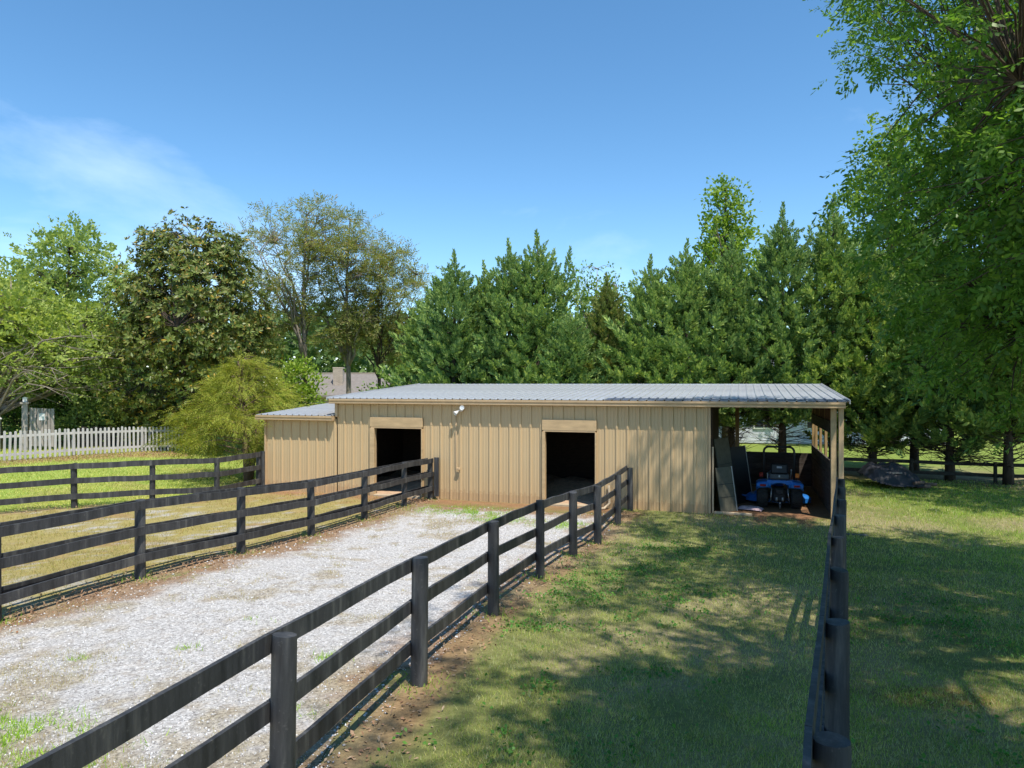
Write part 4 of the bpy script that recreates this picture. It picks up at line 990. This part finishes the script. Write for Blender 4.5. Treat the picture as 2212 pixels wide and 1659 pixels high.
for i, (xv, yv, d, rm_, tp, lab) in enumerate(CON):
    x = vx(xv, d); H = vh(yv, d); right = xv > 1450
    t0 = ((0.10, 0.16)[i % 2] if xv > 1850 else 0.17) if right else 0.12
    conifer('conifer_tree', lab, (x, d, float(G(x, d))), H, rm_ * 1.40, 40 + i, 'leyland_brown' if i == 6 else 'leyland', t0=t0, nb=int(110 + 11 * H), per=2.3 if i != 6 else 1.3, size=.86, tips=tp, pw=.78 if i != 6 else .9, dead=70 if right else 20)

# ------------------------------------------------------------------ broadleaf trees
x = vx(425, 31.5)
tree('magnolia_tree', 'big rounded dark magnolia with glossy olive leaves and yellow flecks', 'tree', (x, 31.5, .3), (x, 31.5, 9.6), .28,
     [((x - .2, 31.5, 4.0), (3.75, 3.4, 3.6)), ((x - .1, 31.5, 6.6), (3.2, 3.0, 3.3)), ((x - .2, 31.5, 8.3), (2.5, 2.4, 2.5))], 1000, 9, .20, .085, 'magnolia', 'bark', (.42, .42, .36), 3, sp=RO, ssize=.26, core=.66, up=.45, out=1.0, n_main=10)
for k, (xv, d, top_y, rad, ells, lab) in enumerate([
    (655, 37.5, 440, .17, [((-1.0, 0, 9.6), (2.7, 2.3, 3.1)), ((-2.0, .4, 7.4), (1.9, 1.7, 2.0)), ((1.0, 0, 10.8), (2.2, 1.8, 2.0))], 'airy tall tree rising right behind the magnolia, pale slim trunk'),
    (748, 38.0, 450, .17, [((.1, 0, 9.8), (2.3, 2.0, 2.8)), ((-.8, 0, 6.5), (1.6, 1.6, 1.6)), ((1.0, .3, 7.4), (1.7, 1.5, 1.6))], 'airy tall tree in the middle of three before the chimney house'),
    (815, 38.5, 530, .13, [((.7, 0, 8.7), (2.2, 1.9, 2.2)), ((1.4, 0, 6.0), (1.4, 1.3, 1.5)), ((-.6, 0, 6.4), (1.3, 1.2, 1.3))], 'airy shorter tree with sparse bronze leaves left of the conifer row')]):
    x = vx(xv, d); E = [((x + e[0][0], d + e[0][1], e[0][2]), e[1]) for e in ells]
    tree('airy_tree', lab, 'tree', (x, d, 0), (x + .2, d, vh(top_y, d) - .6), rad, E, 280, 6, .32, .08, 'airy', 'bark_pale' if k < 2 else 'bark', (.40, .40, .13), 21 + k, 'airy trees left of the conifers', sp=SP_AIRY, ssize=.55, core=.3, up=.25, n_main=12, out=.6, twig=.018, start=.35)
x = vx(150, 34)
tree('maple_tree', 'fresh green maple with loose crown behind the left end of the picket fence', 'tree', (x, 34, .5), (x, 34, 9.6), .2,
     [((x + .2, 34, 7.6), (2.6, 2.4, 3.3)), ((x - 1.4, 33.6, 6.0), (2.4, 2.2, 2.6)), ((x + 1.0, 33.5, 5.0), (1.8, 1.8, 2.0))], 560, 7, .20, .13, 'maple', 'bark', (.45, .45, .28), 31, sp=SP_MAPLE, ssize=.42, core=.3, up=.3, n_main=9)
x = vx(20, 30)
def bare(b, rng):
    c0 = np.array([vx(-10, 29), 29, 1.0])
    for k in range(17):                                               # long bare drooping boughs reaching right
        az = rng.uniform(-.95, .75); l = rng.uniform(2.4, 5.6); s = c0 + np.array([0, 0, rng.uniform(.9, 2.6)]); e = s + np.array([math.cos(az) * l, math.sin(az) * l * .8, rng.uniform(-.4, 1.9)])
        m = (s + e) / 2 + np.array([0, 0, rng.uniform(.3, .9)]); pts = [s, s * .6 + m * .4, m, m * .45 + e * .55 + np.array([0, 0, .12]), e]
        b.tube(pts, [.065, .05, .035, .02, .006], 5, cap=False)
        for q in range(8):
            a = pts[1 + q % 4]; f = a + rng.normal(size=3) * np.array([.9, .6, .45]) + np.array([.35, 0, .1]); b.tube([a, (a + f) / 2 + rng.normal(size=3) * .07, f], [.016, .010, .003], 4, cap=False)
tree('spreading_tree', 'yellow green tree with pale bare spreading boughs at the left edge', 'tree', (vx(-10, 29), 29, .6), (vx(-30, 29), 29, 7.4), .27,
     [((x - 1.6, 29.5, 6.2), (3.4, 2.6, 2.2)), ((x + .6, 29.5, 5.2), (3.3, 2.2, 1.9)), ((x + 2.2, 29.8, 4.2), (2.2, 1.8, 1.4))], 480, 7, .19, .11, 'maple', 'bark_pale', (.5, .48, .24), 33, sp=SP_MAPLE, ssize=.40, core=.2, up=.3, n_main=9, extra=bare)
# golden threadleaf cypress by the annex
def golden():
    rng = np.random.default_rng(77); base = Vector((vx(536, 24.2), 24.2, .06)); root = empty('golden_cypress', base, 0, 'weeping golden green threadleaf cypress overhanging the barn annex corner', 'tree')
    b = MB(); T = [(.0, 0, -.1), (-.05, 0, .8), (-.15, 0, 1.9), (-.25, 0, 3.0), (-.3, 0, 3.9)]; b.tube(T, [.16, .13, .10, .06, .02], 8); b.tube([(.05, .05, -.1), (.2, .1, 1.0), (.35, .1, 2.3)], [.10, .08, .04], 7)
    P = []; D = []; S = []; nb = 46
    for i in range(nb):
        t = (i + rng.random()) / nb; z = .75 + 3.35 * t; az = i * 2.4 + rng.normal() * .35; c = math.cos(az); sn = math.sin(az)
        Rr = float(np.interp(t, [0, .12, .3, .55, .8, 1], [1.7, 2.35, 2.25, 1.75, 1.1, .25])) * rng.uniform(.68, 1.12)
        if c < -.2: Rr *= 1.15 - .35 * t
        if c > .2: Rr *= .62 if t < .33 else 1.05
        k = int(150 * (.35 + .65 * Rr / 2.2)); pl = .15 + .07 * Rr; p = np.where(rng.random(k) < .7, 1.0, rng.uniform(.35, .95, k)); g = rng.normal(size=(k, 3)) * np.array([1, 1, .6]); g[:, 2] -= .25 * np.abs(g[:, 0])
        pos = np.stack([c * (Rr - pl * .6) * p - .25 * t, sn * (Rr - pl * .6) * p, z + .30 * Rr * p ** 1.5 - .22 * Rr * p ** 4], 1) + g * pl * (.5 + .5 * p[:, None])
        dd = np.stack([c * .8 + g[:, 0] * .5, sn * .8 + g[:, 1] * .5, rng.uniform(-.75, .55, k) + g[:, 2] * .3], 1); P.append(pos); D.append(dd); S.append(rng.uniform(.22, .46, k))
        b.tube([(-.2 * t, 0, z * .92), (c * Rr * .5 - .2 * t, sn * Rr * .5, z + .15), (c * Rr * .85, sn * Rr * .85, z + .12)], [.035, .022, .006], 5, cap=False)
    V, F = sprays(np.concatenate(P), np.concatenate(D), np.concatenate(S), rng, FR_T, .5)
    b.build('trunk', M['bark_red'], root); link('crown', np_mesh('crown', V, F, M['golden']), root)
golden()
# pale tulip tree and other deciduous crowns over the row
for (xv, yv, d, wd, lab, sd_, mt) in [(1568, 388, 37, 2.2, 'pale fresh green tulip tree rising above the conifer row', 51, 'bright'), (1925, 250, 36, 3.0, 'sunlit yellow green tree glimpsed behind the hanging oak leaves', 52, 'bright')]:
    x = vx(xv, d); h = vh(yv, d)
    tree('tulip_tree', lab, 'tree', (x, d, 0), (x, d, h - .5), .22, [((x, d, h - 2.0), (wd * .55, wd * .55, 2.2)), ((x, d, h - 5), (wd, wd, 3.0)), ((x + .3, d, h - 8), (wd * .9, wd * .9, 2.6))], 330, 30, .20, .15, mt, 'bark', (.42, .42, .3), sd_, core=.3, up=.4)
x = vx(1290, 35)
rng = np.random.default_rng(9)
tree('young_sapling', 'pale sparse sapling with thin upright stems between the conifers', 'tree', (x, 35, 0), (x, 35, vh(580, 35)), .07,
     [((x - .8, 35, 7.4), (.8, .7, 2.0)), ((x + .5, 35, 7.0), (1.1, .8, 2.2)), ((x + 1.4, 35, 6.4), (.7, .6, 1.9))], 260, 10, .19, .09, 'bright', 'bark_pale', (.18, .18, .3), 53, core=0, n_main=22, twig=.012, up=0, start=.3)
# shrubs
for k, (xv, d, rx, h, mt, lab) in enumerate([
    (640, 30.5, 1.0, 4.4, 'bright', 'bright green bush peeking out behind the golden cypress'),
    (850, 33.5, 1.7, 3.9, 'hedge', 'olive green bush at the foot of the shortest airy tree'),
    (30, 32.5, 2.0, 3.4, 'hedge', 'dark leafy shrub at the left edge behind the garden gate'),
    (150, 33.0, 1.9, 3.2, 'hedge', 'dark shrub behind the left part of the picket fence'),
    (245, 33.5, 1.7, 3.0, 'hedge', 'mid green shrub behind the middle of the picket fence'),
    (330, 30.8, 1.2, 2.1, 'magnolia', 'low glossy shrub at the foot of the big magnolia'),
    (205, 31.5, 1.5, 1.9, 'maple', 'low feathery light shrub just over the picket tops')]):
    x = vx(xv, d); z = float(G(x, d))
    tree('garden_shrub', lab, 'shrub', (x, d, z), (x, d, z + h * .7), .06, [((x, d, z + h * .5), (rx, rx * .8, h * .52))], 130, 40, .17, .09, mt, 'bark', (.38, .38, .3), 60 + k, 'garden shrubs at the back', core=.5, n_main=6, start=.1)
x, d = vx(432, 30.3), 30.3; z = float(G(x, d))
tree('copper_shrub', 'small copper orange leaved shrub over the right end of the pickets', 'shrub', (x, d, z), (x, d, z + 1.0), .03, [((x, d, z + 1.15), (.75, .4, .25))], 22, 16, .13, .06, 'copper', 'bark', (.2, .2, .1), 69, n_main=4, start=.2)

# big oak on the right, its crown hanging over the lawn and into the view
EO = [((8.9, 6.8, 10.2), (5.2, 6.3, 6.0), .9), ((8.7, 9.2, 5.6), (3.9, 4.2, 3.2), .8), ((4.8, 1.6, 11.9), (3.7, 6.6, 2.8)), ((4.6, .3, 11.0), (2.2, 2.6, 1.8), 3.6), ((8.0, 12.4, 11.6), (2.6, 3.2, 2.8)), ((9.4, 9.5, 7.2), (3.6, 4.0, 4.0)), ((8.0, 10.6, 5.2), (3.0, 3.0, 2.6)), ((9.5, 1.5, 9.0), (5.0, 5.0, 5.0), .45)]
def oak_keep(c):
    """crown outline towards the view, plus gaps and thinning shaped for light on the lawn"""
    x, y, z = c[:, 0], c[:, 1], c[:, 2]; r = x / np.maximum(y, .3); s = (z - HC) / np.maximum(y, .3)
    lim = np.interp(s, [-.2, -.046, -.013, .02, .084, .15, .2, .25, .32, .41, .54, .62], [.74, .655, .61, .577, .538, .51, .498, .49, .47, .424, .44, .2])
    near = np.hypot(x, y) < 4.2
    gx, gy = x - .23 * z, y + .42 * z; gaps = fnoise(gx * 1.5, gy * 1.5, 140, 3) > np.where(gx > 3.5, .51, .565)  # holes in the unseen crown cut along the sun's path for lawn flecks
    gaps = gaps & ((r > .74) | (s > .6) | (y < .5)) & ~((gy < 7.6) & (gx > .3) & (gx < 3.9))
    thin = (z > 9.3) & (y < 9.2) & (x < 7.5) & (np.sin(x * 91.7 + y * 57.3 + z * 33.1) > .15) & ~((gy < 8.2) & (gx > .6) & (gx < 4.2))
    return ~thin & ~(gaps & (gx < 12)) & ~((s < .60) & (y > 0) & (r < lim)) & ~(near & (z < 8.5)) & (z > 2.0)
def oak():
    tree('oak_tree', 'large leafy oak filling the right side of the view', 'tree', (9.3, 5.2, float(G(9.3, 5.2))), (9.0, 6.0, 13.5), .36, EO, 4150, 10, .128, .052, 'oak', 'bark', (.34, .34, .24), 91, sp=SP_OAK, ssize=.35, core=.25, up=.15, n_main=26, out=.5, twig=.012, start=.2, keep=oak_keep)
oak()
x, d = 15.8, 18.6  # oak added mostly out of view to block sun from the tarp pile
tree('oak_tree', 'second oak added beyond the right edge to shade the tarp pile, leaves at the lower right border', 'tree', (x, d, 0), (x, d, 10), .24, [((x, d + .5, 9), (3.6, 4.0, 4.2)), ((x + .5, d, 6), (3.4, 3.4, 2.6))], 330, 9, .16, .08, 'oak', 'bark', (.5, .5, .3), 92, sp=SP_OAK, ssize=.5, core=.2, up=.15, n_main=10)

# far wood seen between the trees: one mass
rng = np.random.default_rng(95); n = 46000
a = rng.uniform(-1.05, 1.15, n); dd = rng.uniform(66, 100, n); hh = 6.5 + 5.0 * fnoise(a * 9 + 5, a * 0 + 3, 97, 4) * 1.3
P = np.stack([np.sin(a) * dd, np.cos(a) * dd, hh * rng.random(n) ** .6], 1)
V, F = leaves(P, .95, .7, rng, .5); o = link('far_wood', np_mesh('far_wood', V, F, M['far'])); tag(o, kind='stuff')

# ------------------------------------------------------------------ neighbours' houses
hx, hy = vx(752, 52), 52.0
hs_ = empty('house', (hx, hy, 0), math.radians(4), 'taupe roofed house with a cream chimney glimpsed left of the conifers', 'house')
b = MB().box((0, 4, 1.3), (9, 7, 2.6)); b.build('wall', M['house_wall'], hs_)
zr = vh(806, 54.5)
def gable(w, dep, z0, z1, mat, parent, yc):
    bb = MB(); x = w / 2; y0, y1 = yc - dep / 2, yc + dep / 2
    vs = [(-x, y0, z0), (x, y0, z0), (x, yc, z1), (-x, yc, z1), (-x, y1, z0), (x, y1, z0)]
    vs += [(a_, b_, c_ - .14) for a_, b_, c_ in vs]
    bb.add(vs, [(0, 1, 2, 3), (3, 2, 5, 4), (7, 6, 9, 8), (8, 9, 10, 11), (0, 6, 7, 1), (4, 5, 11, 10), (0, 3, 9, 6), (3, 4, 10, 9), (1, 7, 8, 2), (2, 8, 11, 5)])
    return bb.build('roof', mat, parent)
rf = gable(9.6, 8.0, 2.5, zr, M['house_roof'], hs_, 4.0); rf.location.x = .3
MB().box((0.3, 4.0, zr + .02), (9.6, .25, .07)).build('ridge_strip', M['house_wall'], rf)
ch = MB().box((-1.05, 2.2, 3.1), (.72, .7, 2.6)).build('chimney', M['house_wall'], hs_)
bmesh_ = MB().box((0, 0, 0), (.23, .11, .072)).mesh('brick', M['brick'])
for r_ in range(24):
    for k in range(3 + (r_ % 2)):
        xx = -1.05 - .24 + k * .24 - (.12 if r_ % 2 else 0); link('brick', bmesh_, hs_, (max(-1.30, min(-.80, xx)), 1.82 - .003 * (k % 2), 2.55 + r_ * .082))
MB().box((-1.05, 2.2, 4.55), (.8, .78, .1)).build('chimney_cap', M['house_wall'], hs_)
for xx in (-2.4, .6, 2.6):
    f = MB().box((xx, .48, 1.4), (1.0, .06, 1.2)).build('window', M['white'], hs_); MB().box((xx, .44, 1.4), (.85, .03, 1.05)).build('pane', M['window'], f)
hx = vx(1740, 39)
h2 = empty('house', (hx, 39, 0), math.radians(-6), 'white sided house showing between trunks behind the open bay', 'house')
MB().box((0, 4.2, 1.5), (15, 8, 3.0)).build('wall', M['house_wall'], h2)
sm_ = MB().box((0, 0, 0), (15.1, .03, .19), Matrix.Rotation(.08, 3, 'X')).mesh('siding_board', M['vinyl'])
for k in range(17): link('siding_board', sm_, h2, (0, .17, .15 + k * .18))
gable(16, 10, 2.95, 5.2, M['shingle'], h2, 4.4)
for xx in (-5.5, -2.2, .6, 3.6, 6.2):
    f = MB().box((xx, .12, 1.6), (1.1, .07, 1.5)).build('window', M['white'], h2); MB().box((xx, .08, 1.6), (.94, .03, 1.34)).build('pane', M['window'], f)
    MB().box((xx, .06, 1.6), (.03, .03, 1.34)).box((xx, .055, 1.6), (.94, .03, .03)).build('mullion', M['white'], f)
hx = vx(1985, 46)
h3 = empty('shed', (hx, 46, 0), .15, 'small grey roofed shed far behind the trunks right of the bay', 'shed')
MB().box((0, 2, 1.1), (4, 3.4, 2.2)).build('wall', M['vinyl'], h3); gable(4.6, 4.4, 2.15, 3.4, M['shingle'], h3, 2.0)
MB().box((0, .28, 1.0), (1.2, .05, 1.9)).build('door', M['grey'], h3)

# ------------------------------------------------------------------ grass, weeds, stones, litter
def blades(P, h, w, rng, lean=.5):
    n = len(P); az = rng.uniform(0, 6.28, n); h = h * rng.uniform(.5, 1.3, n); w = w * rng.uniform(.7, 1.3, n)
    s = np.stack([np.cos(az), np.sin(az), np.zeros(n)], 1); l = rng.normal(size=(n, 3)) * lean; l[:, 2] = 1.0; l = unit(l)
    V = np.stack([P - s * w[:, None] / 2, P + s * w[:, None] / 2, P + l * h[:, None]], 1).reshape(-1, 3); return V, np.arange(n * 3).reshape(n, 3)
def scatter(n, x0, x1, d0, d1, rng, pw=1.6):
    """random ground spots, thinning out with distance"""
    d = d0 * (d1 / d0) ** (rng.random(n) ** (1 / 1.0)); a = rng.uniform(x0, x1, n); return a * d, d
def ground_pts(x, y, dz=-.004): return np.stack([x, y, G(x, y) + dz], 1)
rng = np.random.default_rng(200)
def pick(x, y, prob): k = rng.random(len(x)) < prob; return x[k], y[k]
def lawn(name, n, prob, d0, d1, a0, a1, h, w, mat):
    x, y = scatter(n, a0, a1, d0, d1, rng); x, y = pick(x, y, prob(x, y)); P = ground_pts(x, y)
    sc = np.clip(y / 9.0, .8, 2.4)
    V, F = blades(P, h * sc ** .45, w * sc, rng); o = link(name, np_mesh(name, V, F, M[mat])); tag(o, kind='stuff'); return o
def p_right(x, y):
    z = zones(x, y); med = fnoise(x * 1.3, y * 1.3, 34, 4); big = fnoise(x * .3, y * .3, 30, 4)
    k = smooth(.12, .75, x - z['nx'] + (med - .5) * .5) * ((z['t'] < -.12) | (z['s'] > 3.3)) * (y < 24.5)
    bare = smooth(.30, .42, med)
    for s0 in (1.20, 2.22): bare = bare * (1 - .85 * smooth(.26, .12, np.abs(z['s'] - s0)) * (z['t'] > -1.4))
    return k * (.35 + .65 * bare)
lawn('lawn_grass', 430000, p_right, 2.6, 26, -.36, .95, .050, .0060, 'grass')
def p_lush(x, y):
    rx = line_x(y, RIGHT); big = fnoise(x * .3, y * .3, 30, 4); med = fnoise(x * 1.0, y * 1.0, 46, 3)
    return p_right(x, y) * (smooth(1.0, 4.0, x - rx) * smooth(.64, .44, big) * .9 + smooth(.60, .70, med) * .55)
lawn('lush_grass', 210000, p_lush, 2.8, 26, -.2, .95, .055, .0065, 'grass_lush')
def p_tuft(x, y):
    f = fnoise(x * 2.6, y * 2.6, 160, 3); return p_right(x, y) * smooth(.55, .68, f)
lawn('lawn_tufts', 90000, p_tuft, 2.6, 22, -.30, .95, .085, .0065, 'grass')
def p_rear(x, y):
    rfy = np.interp(x, [p.x for p in REAR], [p.y for p in REAR]); return smooth(.1, .4, y - rfy) * (x < -7.9) * (y < 31)
lawn('back_lawn_grass', 115000, p_rear, 15, 31, -.95, -.30, .045, .010, 'grass_back')
def p_dry(x, y):
    z = zones(x, y); rfy = np.interp(x, [p.x for p in REAR], [p.y for p in REAR]); med = fnoise(x * 1.3, y * 1.3, 34, 4); fin = fnoise(x * 3, y * 3, 48, 3)
    yard = smooth(.2, .7, z['mx'] - x) * (rfy > y) * (z['t'] < -.3) * (.15 + .85 * smooth(.40, .58, fin))
    drive = (z['gravel'] > -.1) * (z['inside'] > .1) * smooth(.56, .70, fin * .6 + med * .4 + .22 * smooth(9, 3.5, y) * smooth(1.2, -1.0, x + 2.6 - (y - 5) * .25) + .12 * smooth(15.5, 18.5, y)) * .8
    return np.clip(yard + drive, 0, 1)
lawn('dry_grass', 260000, p_dry, 2.6, 23, -.95, .22, .055, .0055, 'grass_dry')
# green tufts on the gravel and broad leaved weeds in the lawn
cl = [(-3.55, 5.15, .42), (-3.95, 5.75, .30), (-4.4, 6.1, .28), (-2.85, 4.4, .22), (-1.95, 7.6, .12), (-1.75, 6.3, .14), (-3.2, 9.0, .10), (1.2, 16.7, .4), (-.9, 18.3, .45), (-.3, 17.4, .4), (-1.8, 18.8, .5), (-4.7, 7.6, .10), (-3.6, 7.9, .09)]
Ps = []
for (x, y, r) in cl:
    m = int(2600 * r * r * 4.5); q = rng.normal(size=(m, 2)) * r * .62; q[:, 0] *= 1.5; q = q[fnoise((x + q[:, 0]) * 5, (y + q[:, 1]) * 5, 120, 3) > .47]; Ps.append(ground_pts(x + q[:, 0], y + q[:, 1]))
for line in (NEAR, RIGHT, MID, REAR):
    for p in line:
        m = 150; q = rng.normal(size=(m, 2)) * .16; Ps.append(ground_pts(p.x + q[:, 0], p.y + q[:, 1]))
P = np.concatenate(Ps); V, F = blades(P, .085, .009, rng, .7); o = link('green_tufts', np_mesh('green_tufts', V, F, M['grass_lush'])); tag(o, kind='stuff')
cv = [(1.62, 7.35, .42), (1.05, 4.75, .55), (.35, 8.9, .4), (1.55, 8.8, .35), (-.35, 5.6, .35), (.15, 4.45, .35), (2.55, 4.9, .4), (.9, 10.5, .6), (1.9, 12.0, .8), (3.3, 4.6, .5), (4.2, 5.4, .5), (-.62, 4.6, .16), (2.6, 10.0, .6), (5.5, 9.0, .8), (.5, 7.0, .35), (3.0, 14.0, .8)]
Ps = []
for (x, y, r) in cv:
    m = int(3600 * r * r * .9); q = rng.normal(size=(m, 2)) * r * .8; q = q[fnoise((x + q[:, 0]) * 3.2, (y + q[:, 1]) * 3.2, 124, 3) > .52]; m = len(q); p = ground_pts(x + q[:, 0], y + q[:, 1]); p[:, 2] += rng.uniform(.01, .055, m); Ps.append(p)
P = np.concatenate(Ps); V, F = leaves(P, .040, .034, rng, 1.6); o = link('clover_patches', np_mesh('clover_patches', V, F, M['clover'])); tag(o, kind='stuff')
# loose stones on the drive
x, y = scatter(60000, -.80, .25, 2.6, 19.5, rng); z_ = zones(x, y); k = (z_['gravel'] > -.15) & (z_['inside'] > .05) & (rng.random(len(x)) < .55); x, y = x[k], y[k]
P = ground_pts(x, y, .008); n = len(P); r = .004 + .016 * rng.random((n, 1)) ** 3 * np.clip(y / 9, .8, 1.6)[:, None]
O6 = np.array([(1, 0, 0), (0, 1, 0), (-1, 0, 0), (0, -1, 0), (0, 0, .75), (0, 0, -.6)]); V = (P[:, None, :] + O6[None] * r[:, None] * rng.uniform(.6, 1.4, (n, 6, 1))).reshape(-1, 3)
T8 = np.array([(0, 1, 4), (1, 2, 4), (2, 3, 4), (3, 0, 4), (1, 0, 5), (2, 1, 5), (3, 2, 5), (0, 3, 5)]); F = (np.arange(n)[:, None, None] * 6 + T8[None]).reshape(-1, 3)
o = link('gravel_stones', np_mesh('gravel_stones', V, F, M['stone'])); tag(o, kind='stuff')
# brown leaf litter and bark chips along the fence feet and the mulch bed
Ps = []
for line, w_, m in ((NEAR, .24, 2300), (MID, .22, 4500), (REAR, .2, 900)):
    for a_, c_ in zip(line[:-1], line[1:]):
        q = rng.random(m // (len(line) - 1)); xx = a_.x + (c_.x - a_.x) * q + rng.normal(size=len(q)) * w_; yy = a_.y + (c_.y - a_.y) * q + rng.normal(size=len(q)) * w_; Ps.append(ground_pts(xx, yy, .012))
q = rng.random(5000); xx = -18.2 + 4.4 * q + rng.normal(size=5000) * .35; yy = 23.4 + 6.1 * q + rng.normal(size=5000) * .4; Ps.append(ground_pts(xx, yy, .012))
P = np.concatenate(Ps); V, F = leaves(P, .05, .026, rng, 2.2); V[:, 2] = np.maximum(V[:, 2], G(V[:, 0], V[:, 1]) + .007); o = link('leaf_litter', np_mesh('leaf_litter', V, F, M['litter'])); tag(o, kind='stuff')
